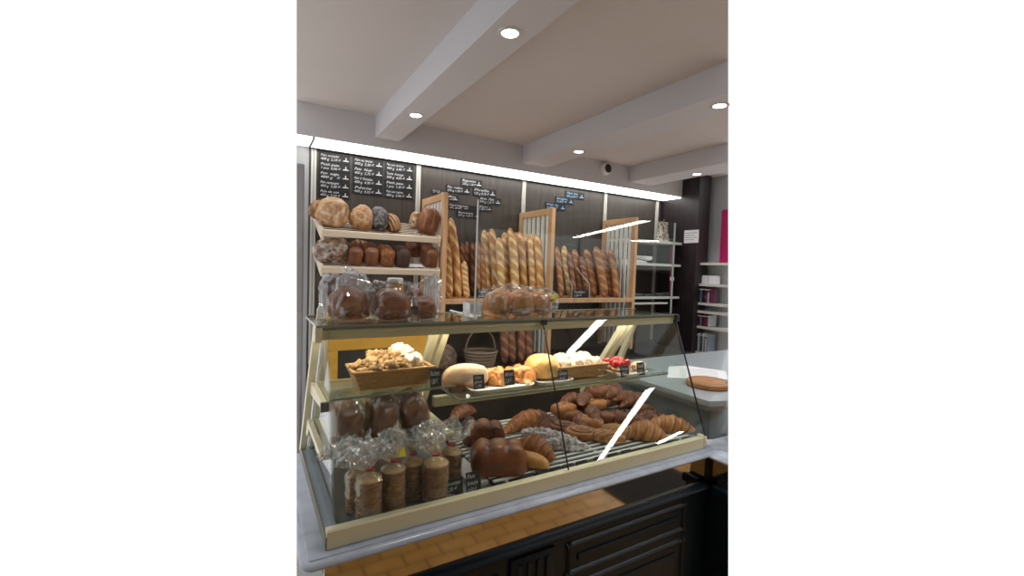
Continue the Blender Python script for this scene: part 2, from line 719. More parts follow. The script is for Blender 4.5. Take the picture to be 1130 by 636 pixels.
def spots(flour=1., freq=3., seed=0):
    def f(u, P):
        v = nz(u + Vector((seed, 0, 0)), freq)
        return .0, (0, flour * max(0, min(1, .5 + v)), max(0, -v))
    return f


def ring_cut(r0=.55, w=.1, depth=.006, flour=.6, seed=0):
    def f(u, P):
        rr = math.hypot(u.x, u.y)
        d1 = abs(rr - r0 - .12 * nz(u + Vector((seed, 0, 0)), 2.))
        k = max(0, 1 - d1 / w) if u.z > 0 else 0
        v = nz(u + Vector((0, seed, 0)), 3.)
        return -depth * k, (.8 * k, flour * max(0, .55 + v), .6 * max(0, -v))
    return f


def add_bread(name, me, loc, rot, label, cat, group, sc=1.):
    o = link(name, me, None, loc, rot, sc)
    return tag(o, label, cat, group)


# baguette standing along +Z, scored face towards -Y
def baguette_mesh(L, rad, mat, n_cut=6, seed=0, twist=1.3, bend=.01, point=.6):
    rings, cols = [], []
    nr, nu = 64, 18
    for i in range(1, nr):
        t = i / nr
        e = min(t, 1 - t) * L / (rad * 3.0)
        r = rad * min(1, max(.08, math.sin(min(1, e) * PI / 2)) ** point)
        cx = bend * math.sin(PI * t) + .003 * nz((seed, t * 4, 0), 1)
        row, crow = [], []
        for j in range(nu):
            a = 2 * PI * j / nu
            front = max(0, -math.sin(a))
            s = t * n_cut + math.cos(a) * .30 * twist + seed * .37
            fr = abs(s % 1 - .5) * 2
            k = max(0, 1 - fr / .55) * (1 if front > .15 else front / .15) * (1 if .06 < t < .94 else 0)
            edge = max(0, 1 - abs(fr - .62) / .22) * front
            rr = r * (1 + .05 * nz((seed + math.cos(a), math.sin(a), t * 9), 1.)) + rad * (.13 * edge - .08 * k)
            row.append(Vector((cx + math.cos(a) * rr, math.sin(a) * rr * .92, t * L)))
            crow.append((min(1, k * 1.1), .0, .85 * edge if fr > .55 else .2 * (1 - front)))
        rings.append(row)
        cols.append(crow)
    return pat_mesh('baguette', rings, cols, mat)


# croissant lying on z=0 along x, curving
def croissant_mesh(L, rad, mat, seed=0, nseg=7, curve=.9, pale=.5):
    rings, cols = [], []
    nr, nu = 56, 18
    Rr = L / (2 * math.sin(curve / 2 + .001)) if curve > .05 else None
    for i in range(1, nr):
        t = i / nr
        e = math.sin(PI * t)
        k = t * nseg
        fr = k % 1
        if t > .5:
            fr = 1 - fr
        step = (fr - .5) * .17
        r = rad * (.16 + .84 * e ** .85) * (1 + step)
        th = (t - .5) * curve
        c = Vector((Rr * math.sin(th), Rr * (math.cos(th) - math.cos(curve / 2)), 0)) if Rr else Vector(((t - .5) * L, 0, 0))
        tx = Vector((math.cos(th), -math.sin(th), 0))
        ny = Vector((math.sin(th), math.cos(th), 0))
        row, crow = [], []
        for j in range(nu):
            a = 2 * PI * j / nu
            rr = r * (1 + .12 * nz((seed + math.cos(a) * 1.2, math.sin(a) * 1.2, t * 10), 1.) + .07 * nz((seed + math.cos(a) * 3, math.sin(a) * 3, t * 26), 1.))
            z = math.sin(a) * rr * .9
            z = max(z, -r * .62)
            row.append(c + ny * math.cos(a) * rr + tx * (.012 * math.sin(a)) + Vector((0, 0, z + r * .62)))
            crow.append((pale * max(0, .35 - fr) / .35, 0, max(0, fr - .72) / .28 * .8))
        rings.append(row)
        cols.append(crow)
    return pat_mesh('croissant', rings, cols, mat)


def roll_mesh(L, W, H, mat, seed=0):
    """pain au chocolat: a pillow of wrapped dough with two folds"""
    def f(u, P):
        k = 1 if u.z > 0 else 0
        s = P.y / (W / 2)
        fold = max(0, 1 - abs(abs(s) - .28) / .12) * k
        rid = .5 + .5 * math.sin(P.x / L * 44)
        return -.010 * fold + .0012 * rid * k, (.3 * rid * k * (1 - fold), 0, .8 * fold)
    return loaf('croissant', mat, L, W, H, .6, .55, .35, 40, 24, f, seed)


def spiral_mesh(D, W, H, mat, seed=0):
    def f(u, P):
        if u.z < .05:
            return 0, (0, 0, .2)
        r = math.hypot(P.x / (D / 2), P.y / (W / 2))
        a = math.atan2(P.y / W, P.x / D)
        s = (r * 3 - a / (2 * PI)) % 1
        g = max(0, 1 - abs(s - .5) / .2)
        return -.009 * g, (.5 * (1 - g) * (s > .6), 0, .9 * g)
    return loaf('spiral_pastry', mat, D, W, H, .7, 1, .35, 64, 36, f, seed)


def turnover_mesh(L, W, H, mat, seed=0):
    """apple-turnover half moon with veined top"""
    def tp(x, z):
        return (1, (1 - .35 * x * x))

    def f(u, P):
        if u.z < .1:
            return 0, (.3, 0, 0)
        s = (abs(P.y) / (W / 2) * 2.2 + P.x / L * 5) % 1
        g = max(0, 1 - abs(s - .5) / .18)
        mid = max(0, 1 - abs(P.y) / (W / 2) / .08)
        return -.004 * max(g, mid), (.55 * max(g, mid), 0, .3 * (1 - g))
    return loaf('turnover', mat, L, W, H, .8, .9, .3, 56, 30, f, seed, taper=tp)


def cobbled(L, W, H, bumps, mat, seed=0):
    """tin brioche crowned by a few round knobs"""
    def f(u, P):
        if u.z < .12:
            return 0, (0, 0, .3 if u.z > -.2 else .1)
        s = (P.x / L + .5) * bumps
        b = abs(math.sin(PI * s)) ** .6
        groove = max(0, 1 - abs(P.y) / (W * .5) / .16) if bumps > 2 else 0
        k = min(1, (u.z - .12) / .45)
        d = (b - .75) * .015 * k - groove * .003 * k + .006 * nz(u + Vector((seed, 0, 0)), 1.6) * k
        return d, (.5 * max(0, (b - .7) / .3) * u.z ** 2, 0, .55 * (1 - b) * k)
    return loaf('brioche', mat, L, W, H, .42, .5, .42, 72, 40, f, seed, lump=.06, e_top=.72)


# =================================================================== THE SHOP SHELL
YW = 3.29          # wall behind the counter
YN = 3.03          # face of the bulkhead
ZS = 2.35          # underside of the bulkhead / light strip
ZCEIL = 2.56
ZB = 2.42
XSIDE = 3.71       # dark side wall
# ceiling: behind the viewer full width, ahead only as far as the photo sees
o = MB().prism([(-.6, -6.2), (9.2, -6.2), (9.2, -.6), (4.4, .1), (4.4, 3.3), (-.2, 3.3), (-.6, 1.0)], 'z', ZCEIL, ZCEIL + .12).build('ceiling', 'ceiling_paint')


def in_frame(p):
    d = Vector(p) - EYE
    z = d.dot(fwd)
    if z <= 0:
        return False
    return -30 < 565 + FPX * d.dot(rgt) / z < 1160 and -30 < 318 - FPX * d.dot(upv) / z < 666


def shell_grid(name, mat, z0, z1, x0, x1, y0, y1):
    """horizontal slab in two pieces: the part ahead trimmed to the view, the part behind and beside kept whole"""
    out = []
    return out


bpy.data.objects.remove(o)


def plan_slab(name, mat, front, back, z0, z1):
    """front polygon (trimmed at the limits of the view) and back polygon joined into one mesh"""
    a = MB().prism(front, 'z', z0, z1).build(name, mat)
    trimL(a)
    trimR(a)
    b = MB().prism(back, 'z', z0, z1).build(name, mat)
    bm = bmesh.new()
    bm.from_mesh(a.data)
    bm.from_mesh(b.data)
    bm.to_mesh(a.data)
    bm.free()
    bpy.data.objects.remove(b)
    return struct(a)


# the slab behind ends where the camera cannot see it (checked with in_frame)
plan_slab('ceiling', 'ceiling_paint',
          [(-.2, .95), (4.4, .95), (4.4, 3.05), (-.2, 3.05)],
          [(-.6, -6.2), (9.2, -6.2), (9.2, -.55), (4.4, .2), (1.95, .35), (1.62, .66), (1.40, .93), (1.38, .95), (.071, .95), (.088, 1.38), (-.6, 1.5)], ZCEIL, ZCEIL + .1)
plan_slab('floor', 'floor_tile',
          [(-.6, 1.15), (4.6, 1.15), (4.6, 3.4), (-.6, 3.4)],
          [(-.6, -6.2), (9.2, -6.2), (9.2, -1.1), (3.55, .28), (2.3, 1.15), (-.6, 1.15)], -.06, 0)

# bulkhead with its light strip
b = MB()
b.box((.1, YN, ZS + .012), (XSIDE, YW + .02, ZCEIL), 0)
o = struct(b.build('wall_bulkhead', 'beam_paint'))
trimL(o)
s = thing('light_strip', (2.0, 3.15, ZS), 'long white backlit ceiling strip running along the top of the dark panelled wall', 'light')
o = MB().box((.345, YN + .003, ZS), (XSIDE - .012, YW - .03, ZS + .010)).build('diffuser', 'strip_emit', s, world=True)
o2 = MB().box((.1, YN + .003, ZS), (.332, YW - .03, ZS + .010)).build('diffuser', 'strip_emit', s, world=True)
trimL(o2)
MB().box((.332, YN + .003, ZS - .004), (.345, YW - .03, ZS + .010)).build('joint', 'grey_metal', s, world=True)
MB().box((.345, YW - .03, ZS - .006), (XSIDE - .012, YW - .022, ZS + .011)).build('edge_profile', 'black', s, world=True)

# beams
for i, (x0, x1) in enumerate(((.705, .862), (1.842, 2.064), (2.986, 3.25), (4.15, 4.4), (5.3, 5.5), (6.5, 6.7), (7.6, 7.8))):
    ya, yb = -6.2, (YN if i < 3 else (-.4 if i > 3 else -.2))
    if i < 3:
        o = MB().box((x0, .96, ZB), (x1, yb, ZCEIL + .02)).build('ceiling_beam', 'beam_paint')
        trimR(o)
        if i == 0:
            b2 = MB().box((x0, ya, ZB), (x1, .96, ZCEIL + .02)).build('ceiling_beam', 'beam_paint')
        else:
            b2 = MB().box((x0, ya, ZB), (x1, .3 if i == 1 else .1, ZCEIL + .02)).build('ceiling_beam', 'beam_paint')
        bm = bmesh.new()
        bm.from_mesh(o.data)
        bm.from_mesh(b2.data)
        bm.to_mesh(o.data)
        bm.free()
        bpy.data.objects.remove(b2)
    else:
        o = MB().box((x0, ya, ZB), (x1, yb - .6, ZCEIL + .02)).build('ceiling_beam', 'beam_paint')
    struct(o)

# recessed downlights
spot = bpy.data.lights.new('downlight_lamp', 'SPOT')
spot.energy = 20
spot.spot_size = R(130)
spot.spot_blend = .8
spot.shadow_soft_size = .04
spot.color = (1, .96, .92)
dl_lab = ['recessed downlight in the left beam, beside the far bulkhead', 'recessed downlight in the left beam, nearest the viewer and brightest',
          'recessed downlight in the middle beam, near the round black spotlight', 'recessed downlight in the middle beam, at the right edge of the view',
          'recessed downlight in the right beam, above the dark wall end']
proto = None
rows = [(.784, 2.434), (.78, 1.398), (1.957, 2.48), (1.957, 1.405), (3.149, 2.437)]
for i, (x, y) in enumerate(rows):
    t = thing('downlight', (x, y, ZB), dl_lab[i], 'light', 'downlights in the ceiling beams')
    rg = MB().lathe([(.030, -.004), (.042, -.004), (.044, 0), (.030, 0)], 28, cap=False).build('ring', 'white_metal', t, .6)
    MB().lathe([(.001, -.003), (.030, -.003), (.030, -.001), (.001, -.001)], 28).build('lens', 'down_emit', rg)
    lo = bpy.data.objects.new('lamp', spot)
    C.objects.link(lo)
    lo.parent = t
    lo.location = (0, 0, -.012)
# the same fittings go on over the part of the shop behind the viewer
sp2 = bpy.data.lights.new('downlight_lamp_back', 'SPOT')
sp2.energy = 24
sp2.spot_size = R(140)
sp2.spot_blend = .8
sp2.shadow_soft_size = .02
for x in (1.957, 3.1):
    for y in (.2, -1.4):
        lo = bpy.data.objects.new('downlight_lamp', sp2)
        C.objects.link(lo)
        lo.location = (x, y, ZB - .02)

# linear luminaires over the shop floor (they show as streaks in the glass)
def luminaire(a, b_, wd, lab):
    a, b_ = Vector(a), Vector(b_)
    t = thing('linear_luminaire', (a + b_) / 2, lab, 'light', 'linear ceiling luminaires')
    d = (b_ - a)
    t.rotation_euler = (0, 0, math.atan2(d.y, d.x))
    L = d.length / 2
    MB().box((-L, -wd - .008, .012), (L, wd + .008, .05), .006).build('housing', 'white_metal', t)
    MB().box((-L + .01, -wd, .0), (L - .01, wd, .0118)).build('diffuser', 'tube_emit', t)
    for x in (-L * .7, L * .7):
        MB().box((x - .012, -.012, .05), (x + .012, .012, .22)).build('hanger', 'grey_metal', t)


luminaire((6.40, -5.26, 2.34), (4.93, -1.80, 2.34), .072, 'long linear luminaire over the shop floor, the longest of three')
luminaire((2.75, -.56, 2.34), (2.77, .02, 2.34), .05, 'short linear luminaire over the shop floor, nearest the counter')
luminaire((7.96, -5.08, 2.34), (8.28, -4.52, 2.34), .15, 'small linear luminaire in the far corner of the shop')

# walls
o = struct(MB().box((.34, YW, 0), (XSIDE, YW + .08, ZS + .05)).build('wall_back', 'panel_dark'))
o = struct(MB().box((.1, YW + .002, 0), (.34, YW + .08, ZS + .05)).build('wall_return', 'wall_paint'))
trimL(o)
for i, x in enumerate((.368, 1.088, 2.017, 2.937, 3.646)):
    w = .016
    m = MB()
    m.box((x - w, YW - .014, .9), (x - .002, YW, ZS))
    m.box((x + .002, YW - .014, .9), (x + w, YW, ZS))
    m.box((x - .003, YW - .007, .9), (x + .003, YW, ZS))
    struct(m.build('trim_%d' % (i + 1), 'white_metal'))
o = struct(MB().box((.2, 3.015, .4), (.290, 3.09, 2.19), .012).build('trim_6', 'column_grey'))
trimL(o)
struct(MB().box((XSIDE, 2.83, 0), (XSIDE + .17, YW + .08, ZCEIL + .05)).build('wall_side', 'panel_wenge'))
o = struct(MB().box((3.95, 2.3, 0), (4.05, 3.3, ZCEIL + .05)).build('wall_right', 'wall_paint'))
trimR(o)
struct(MB().box((-.7, -6.2, 0), (-.6, .95, ZCEIL)).build('wall_left', 'shop_wall'))
struct(MB().box((-.7, -6.3, 0), (9.3, -6.2, 1.62)).build('wall_front', 'shop_dark'))
struct(MB().box((9.2, -6.2, 0), (9.3, -.75, 1.62)).build('wall_far', 'shop_dark'))
# added, unseen windows behind the viewer: their white gives the upright screen its haze
for nm, x0, y0, x1, y1 in (('haze_window_1', -.7, -6.26, 9.3, -6.22), ('haze_window_2', 9.22, -6.2, 9.26, -.75)):
    t = struct(MB().box((x0, y0, 1.62), (x1, y1, 1.68)).box((x0, y0, 2.48), (x1, y1, ZCEIL)).build(nm, 'cream_dark'))
    n = 5 if nm == 'haze_window_1' else 3
    m = MB()
    for i in range(n + 1):
        if nm == 'haze_window_1':
            x = x0 + (x1 - x0) * i / n
            m.box((x - .03, y0, 1.68), (x + .03, y1, 2.48))
        else:
            y = y0 + (y1 - y0) * i / n
            m.box((x0, y - .03, 1.68), (x1, y + .03, 2.48))
    m.build('mullions', 'cream_dark', t)
    MB().box(((x0 + x1) / 2 - .003 if nm != 'haze_window_1' else x0, (y0 + y1) / 2 - .003 if nm == 'haze_window_1' else y0, 1.68), ((x0 + x1) / 2 + .003 if nm != 'haze_window_1' else x1, (y0 + y1) / 2 + .003 if nm == 'haze_window_1' else y1, 2.48)).build('pane', 'glass', t)

# round spotlight on the bulkhead
t = thing('wall_spotlight', (2.683, YN, 2.492), 'round black faced spotlight in a white cup on the ceiling bulkhead', 'spotlight')
Mx = Matrix.Rotation(R(90), 4, 'X') @ Matrix.Identity(4)
MB().lathe([(.052, 0), (.056, .012), (.052, .03), (.044, .045), (.038, .05)], 28, Mx).build('housing', 'white_plastic', t, .6)
MB().lathe([(.001, .056), (.030, .055), (.039, .049), (.039, .04)], 28, Mx).build('face', 'black', t, .6)

# =================================================================== WALL FITTINGS: dividers, shelves
def divider(X, yf, z0, z1, lab):
    t = thing('slatted_divider', (X, 3.05, z0), lab, 'divider', 'slatted wooden dividers on the wall')
    yb = YW - .016
    MB().box((X - .016, yf, z0), (X + .016, yf + .045, z1), .003).build('stile', 'frame_oak', t, world=True)
    MB().box((X - .016, yb - .045, z0), (X + .016, yb, z1), .003).build('stile', 'frame_oak', t, world=True)
    MB().box((X - .015, yf + .045, z1 - .05), (X + .015, yb - .045, z1), .003).build('rail', 'frame_oak', t, world=True)
    n = 6
    for i in range(n):
        y = yf + .045 + (yb - yf - .09) * (i + .5) / n
        MB().box((X - .008, y - .016, z0 + .01), (X + .008, y + .016, z1 - .05), .003).build('slat', 'white_plastic', t, world=True)


divider(1.133, 2.828, .92, 2.09, 'left slatted wooden divider, between the loaf racks and the baguettes')
divider(1.99, 2.79, .92, 2.066, 'middle slatted wooden divider, between the pale and the dim baguettes')
divider(2.92, 2.845, .92, 2.08, 'right slatted wooden divider, beside the shelves with the patterned bag')

t = thing('baguette_shelf', (2.0, 3.05, 1.34), 'wooden shelf along the wall carrying the standing baguettes', 'shelf')
MB().box((1.15, 2.835, 1.338), (1.973, 2.862, 1.375), .003).build('front_rail', 'frame_oak', t, world=True)
MB().box((2.007, 2.835, 1.338), (2.903, 2.862, 1.375), .003).build('front_rail', 'frame_oak', t, world=True)
MB().box((1.15, 2.862, 1.348), (1.973, YW - .016, 1.366)).build('board', 'frame_oak', t, world=True)
MB().box((2.007, 2.862, 1.348), (2.903, YW - .016, 1.366)).build('board', 'frame_oak', t, world=True)


# tilted racks for the round loaves
TILT = math.atan2(.125, .43)


def rack(zf, lab):
    t = thing('bread_rack', (.73, 2.83, zf), lab, 'shelf', 'sloping slatted loaf racks', (TILT, 0, 0))
    x0, x1 = -.365, .375
    MB().box((x0, -.006, -.035), (x1, .012, .004), .004).build('front_rail', 'shelf_cream', t)
    for i in range(9):
        y = .035 + i * .047
        MB().box((x0 + .01, y, -.005), (x1, y + .015, -.002)).build('slat', 'shelf_cream', t)
    for x in (x0, x1 - .014):
        MB().prism([(-.006, -.055), (.03, -.055), (.45, -.03), (.45, .008), (.0, .008)], 'x', x, x + .014).build('bracket', 'shelf_cream', t)
    return t


rack(1.782, 'upper sloping slatted rack on the left wall holding the big round loaves')
rack(1.566, 'lower sloping slatted rack on the left wall holding the small tin loaves')


def on_rack(px, zf, y, dz=.0):
    """X from the pixel column at depth y, z on the tilted rack"""
    z = zf + (y - 2.83) * math.tan(TILT) + .004
    P = PY(px, 255 if zf > 1.7 else 290, y)
    return Vector((P.x, y, z + dz))


G_RU, G_RL = 'loaves on the upper rack', 'loaves on the lower rack'
ru = [
    ('loaf', loaf('loaf', 'c_boule', .15, .13, .13, .9, 1, .35, disp=spots(.6, 3, 4), seed=1), (353, 3.12), (0, 0, .3), 'brown round loaf tucked behind the big pale boule, far left of the upper rack', 0),
    ('loaf', loaf('loaf', 'c_campagne', .186, .15, .185, .85, .95, .4, disp=ring_cut(.55, .16, .006, .9, 2), seed=2, lump=.08), (366, 2.96), (R(-4), R(4), 0), 'big pale floury country boule, leftmost in front on the upper rack', 0),
    ('loaf', loaf('loaf', 'c_boule', .145, .15, .155, .85, 1, .4, disp=slashes(5, .9, .25, .005, .7, .5), seed=3, lump=.1), (394, 2.95), (R(5), R(18), .2), 'tan crusty boule leaning right of the big pale boule', 0),
    ('loaf', loaf('loaf', 'c_dark', .118, .13, .155, .8, .95, .42, disp=spots(.75, 2.5, 7), seed=4), (417, 2.94), (0, 0, 0), 'blackish flour dusted loaf standing in the middle of the upper rack', 0),
    ('loaf', loaf('loaf', 'c_stripe', .09, .15, .12, .8, .9, .4, disp=slashes(5, 0.2, .4, .004, 1., 0, -.4), seed=5), (435.5, 2.95), (0, R(-24), 0), 'small striped loaf with pale slashes, right of the blackish loaf', 0),
    ('loaf', loaf('loaf', 'c_boule', .10, .12, .12, .8, .95, .4, disp=spots(1.4, 1.2, 3), seed=6), (459, 3.08), (0, 0, 0), 'flour whitened loaf behind the brown boule by the left divider', 0),
    ('loaf', loaf('loaf', 'c_brown', .145, .14, .185, .75, .9, .42, disp=slashes(3, .15, .35, .005, .5, .0, -.2), seed=8, lump=.06), (469, 2.95), (0, R(10), 0), 'tall brown boule at the right end of the upper rack by the divider', 0),
]
for n_, me, (px, y), rot, lab, dz in ru:
    add_bread(n_, me, on_rack(px, 1.782, y, dz), (rot[0] + TILT, rot[1], rot[2]), lab, 'bread', G_RU)


def tin(mat, w, h, l, seed, disp=None):
    return loaf('tin_loaf', mat, w, l, h, .3, .5, .55, 44, 30, disp, seed, lump=.05, taper=lambda x, z: ((.88 + .16 * min(z, .8), .95 + .06 * z)), e_top=.78)


rl = [
    (loaf('loaf', 'c_rye', .21, .17, .17, .85, 1, .3, disp=ring_cut(.6, .18, .005, .9, 5), seed=11, lump=.08), (366, 2.95), (0, 0, 0), 'big floury dark rye loaf at the left end of the lower rack'),
    (loaf('loaf', 'c_rye', .15, .13, .16, .8, 1, .35, disp=spots(.5, 3, 1), seed=12), (369, 3.15), (0, 0, .2), 'dark loaf behind the big rye loaf on the lower rack'),
    (tin('c_brown', .098, .128, .18, 13), (389.5, 2.95), (0, 0, 0), 'plain smooth brown tin loaf right of the big rye loaf'),
    (tin('c_brown', .098, .132, .18, 14, slashes(3, 1.57, .3, .003, .3)), (407, 2.95), (0, 0, 0), 'brown tin loaf with a lengthwise crease, second of the tin loaves'),
    (loaf('loaf', 'c_stripe', .14, .10, .10, .85, .9, .4, disp=slashes(5, .1, .35, .004, 1., 0, -.2), seed=15), (396, 3.14), (0, R(8), 0), 'striped pale slashed loaf lying behind the first two tin loaves'),
    (tin('c_seed', .098, .128, .18, 16), (424.5, 2.945), (0, 0, 0), 'seed crusted orange brown tin loaf in the middle of the lower rack'),
    (tin('c_seed_dark', .102, .128, .18, 17), (441.5, 2.945), (0, 0, 0), 'dark seeded tin loaf right of the orange brown one'),
    (loaf('loaf', 'c_brown', .13, .12, .13, .8, .95, .4, seed=18), (455, 3.14), (0, 0, 0), 'brown roll behind the white paper slip on the lower rack'),
    (loaf('loaf', 'c_brown', .12, .12, .14, .8, .95, .4, seed=19), (467, 3.12), (0, 0, .3), 'shiny brown bun behind the last tin loaf on the lower rack'),
    (tin('c_brown', .092, .142, .18, 20), (472.5, 2.95), (0, 0, 0), 'tall plain brown tin loaf at the right end of the lower rack'),
]
for i, (me, (px, y), rot, lab) in enumerate(rl):
    add_bread('tin_loaf' if me.name.startswith('tin') else 'loaf', me, on_rack(px, 1.566, y), (rot[0] + TILT, rot[1], rot[2]), lab, 'bread', G_RL)
o = MB().box((-.05, -.03, 0), (.05, .03, .003)).box((-.046, -.026, .003), (.048, .028, .006)).build('paper_slip', 'paper')
o.location = on_rack(458, 1.566, 2.90, .002)
o.rotation_euler = (TILT, 0, 0)
tag(o, 'white paper slips lying on the lower rack before the brown rolls', 'paper')

# =================================================================== BLACK PRICE LABELS ON THE WALL
cols = [
    ((352.0, 386.5), (167.2, 217.5), 5, 'left', [('Pain complet', '400 g  2,10 €'), ('Petit pain', '1 pce  0,90 €'), ('Pain  seigle', '400 g   €'), ('Pain campagne', '400 g  2,00 €'), ('Pain de son', '400 g  2,20 €')]),
    ((389.5, 423), (172.6, 213.5), 4, 'middle', [('Pain au levain', '400 g  2,50 €'), ('Pain  Noir', '400 g  2,75 €'), ('Pain d. Noisette', '400 g  4,35 €'), ('Noix', '400 g  4,35 €')]),
    ((425, 456.5), (178.0, 217.8), 4, 'right', [('Pain aux céréales', '400 g  2,40 €'), ('Tourte  Auvergne', '500 g  4,00 €'), ('Petit pain', '1 pce  1,30 €'), ('Pain aux raisins', '400 g  3,90 €')]),
]
for (xa, xb), (ya, yb), n, nm, words in cols:
    A = PY(xa, ya, YW - .004)
    B = PY(xb, ya, YW - .004)
    D = PY(xa, yb, YW - .004)
    w = B.x - A.x
    h = (A.z - D.z) / n
    ztop = A.z
    for k in range(n):
        price_card('wall_price_card', ((A.x + B.x) / 2, YW - .004, ztop - (k + 1) * h + .001), w, h - .003,
                   [(words[k][0], .66), (words[k][1], .72)],
                   'black price card on the left wall panel, %s of its %s column' % (ORD[k], nm),
                   'price cards in three columns', icon=True)
c2 = [(508.8, 532.3, 196.2, 205.0, 'topmost, near the light strip'), (492, 519, 203.4, 212.0, 'wide one left of the middle'), (521.5, 547.6, 206.4, 215.6, 'bluish one on the right'),
      (476, 490, 208.6, 213.4, 'half hidden behind the divider top'), (494, 506, 214.6, 222.0, 'small one beside the divider stile'),
      (528, 553, 216.4, 224.6, 'second one on the right'), (494, 526.5, 224, 230.6, 'long one below the blank gap'),
      (527.5, 543, 226, 232.6, 'low one behind the screen edge'), (503.7, 530, 232, 239.4, 'lowest of the cluster')]
wd = [('Baguette', '250 g 1,10 €'), ('Flûte  tradition', '250 g 1,30 €'), ('Ficelle', '125 g 0,75 €'), ('Pain', '1 €'), ('Bio', '€'), ('Gros  Pain', '400 g 1,55 €'), ('Demi baguette', '0,60 €'), ('Épi', '1,40 €'), ('Banette', '250 g 1,20 €')]
for (xa, xb, ya, yb, nm), ww in zip(c2, wd):
    A, B, D = PY(xa, ya, YW - .004), PY(xb, ya, YW - .004), PY(xa, yb, YW - .004)
    price_card('wall_price_card', ((A.x + B.x) / 2, YW - .004, D.z), B.x - A.x, A.z - D.z, [(ww[0], .7), (ww[1], .72)],
               'black price card in the cluster of nine, ' + nm, 'price cards in the cluster', icon=ww[0] != 'Demi baguette')
c3 = [(624, 645, 210.4, 218.4, 'highest and rightmost'), (612.8, 633, 216.6, 224, 'middle'), (601.4, 624, 223, 230.6, 'lowest and leftmost')]
for (xa, xb, ya, yb, nm), ww in zip(c3, [('Pain bis', '400 g 2,40 €'), ('Seigle', '2,60 €'), ('Maïs lin', '2,80 €')]):
    A, B, D = PY(xa, ya, YW - .004), PY(xb, ya, YW - .004), PY(xa, yb, YW - .004)
    price_card('wall_price_card', ((A.x + B.x) / 2, YW - .004, D.z), B.x - A.x, A.z - D.z, [(ww[0], .66), (ww[1], .66)],
               'blue lettered black price card, %s of the stepped three above the middle divider' % nm, 'stepped price cards', chalk='chalk_blue', icon=True)

# =================================================================== BAGUETTES
BM = {}
for key, mat in (('gold', 'b_gold'), ('pale', 'b_pale'), ('brown', 'b_brown'), ('dark', 'b_dark')):
    BM[key] = [baguette_mesh(.6, .034, mat, nc, sd, 1.4, bd) for nc, sd, bd in ((6, 1, .006), (7, 2, -.006), (5, 3, .010))]


def stand_baguette(key, var, xb, xt, ytop, wpx, yb, yt, lab, group, z0=1.368):
    B = PY(xb, 322, yb)
    B.z = z0
    T = PY(xt, ytop, yt)
    d = T - B
    L = d.length
    depth = (B - EYE).dot(fwd)
    rad = wpx * depth / FPX / 2
    o = link('baguette', BM[key][var], None, B)
    q = d.to_track_quat('Z', 'Y')
    # keep the scored face towards the shop
    e = Matrix.Rotation(math.atan2(d.x, d.z), 4, 'Y') @ Matrix.Rotation(-math.asin(d.y / L), 4, 'X')
    o.rotation_euler = e.to_euler()
    o.scale = (rad / .034, rad / .034, L / .6)
    return tag(o, lab, 'baguette', group)


ga = [('gold', 0, 496.5, 492.5, 266, 8.5, 2.90, 3.02, 'golden baguette standing against the left divider, shorter of the front pair'),
      ('gold', 2, 507, 497, 240, 9.5, 2.92, 3.12, 'long golden baguette leaning left behind the left divider'),
      ('brown', 1, 502, 495, 249, 9, 3.02, 3.17, 'brown baguette squeezed behind the long leaning one'),
      ('pale', 1, 516, 512, 288, 7.5, 2.90, 2.98, 'short pale pointed baguette leaning in front of the dark ones')]
for a in ga:
    stand_baguette(*a, 'baguettes beside the left divider')
gb = [('dark', 509, 510, 268), ('dark', 515, 515, 266), ('dark', 522, 521, 267), ('brown', 527, 526.5, 265), ('brown', 535, 532, 267)]
for i, (k, xb, xt, yt) in enumerate(gb):
    stand_baguette(k, i % 3, xb, xt, yt, 6.3 if i < 3 else 7.5, 3.10 if i < 3 else 3.0, 3.2 if i < 3 else 3.12,
                   'dim brown baguette, %s from the left in the short row beside the screen edge' % ORD[i], 'short dim baguettes')
gc = [('pale', 539, 534, 253.5, 3.06), ('gold', 548, 542, 252, 3.0), ('pale', 553.5, 550, 262, 2.94), ('gold', 560, 556.5, 256, 3.0), ('pale', 569, 564.5, 258, 2.93),
      ('gold', 566, 562.5, 251, 3.12), ('gold', 578, 573, 255, 2.98), ('pale', 584, 579.5, 257.5, 3.02), ('pale', 590, 586, 258, 2.95), ('gold', 596.5, 592, 258, 2.90), ('gold', 544, 538, 256, 3.13), ('gold', 573, 569, 256, 3.14)]
gc.sort(key=lambda q: q[2])
for i, (k, xb, xt, yt, y0) in enumerate(gc):
    stand_baguette(k, i % 3, xb, xt, yt, 10.4 if xb == 569 else 9.4, y0 - .05, y0 + .08,
                   'tall pale slashed baguette, %s from the left in the bright row behind the screen' % ORD[i], 'tall pale baguettes')
gd = [('brown', 620, 614, 272, 7), ('pale', 630, 622, 271, 8), ('brown', 642, 633, 275, 9), ('dark', 634, 627, 278, 6.5), ('brown', 656, 646, 275, 10), ('dark', 650, 641, 283, 8),
      ('brown', 668, 657, 272, 10), ('brown', 676, 664, 275, 9.5), ('brown', 681, 673, 275, 9)]
gd.sort(key=lambda q: q[2])
for i, (k, xb, xt, yt, w) in enumerate(gd):
    stand_baguette(k, i % 3, xb, xt, yt, w, 2.91 + .09 * (i % 2), 3.08 + .09 * (i % 2),
                   'hazy brown baguette, %s from the left between the middle and right dividers' % ORD[i], 'hazy baguettes')


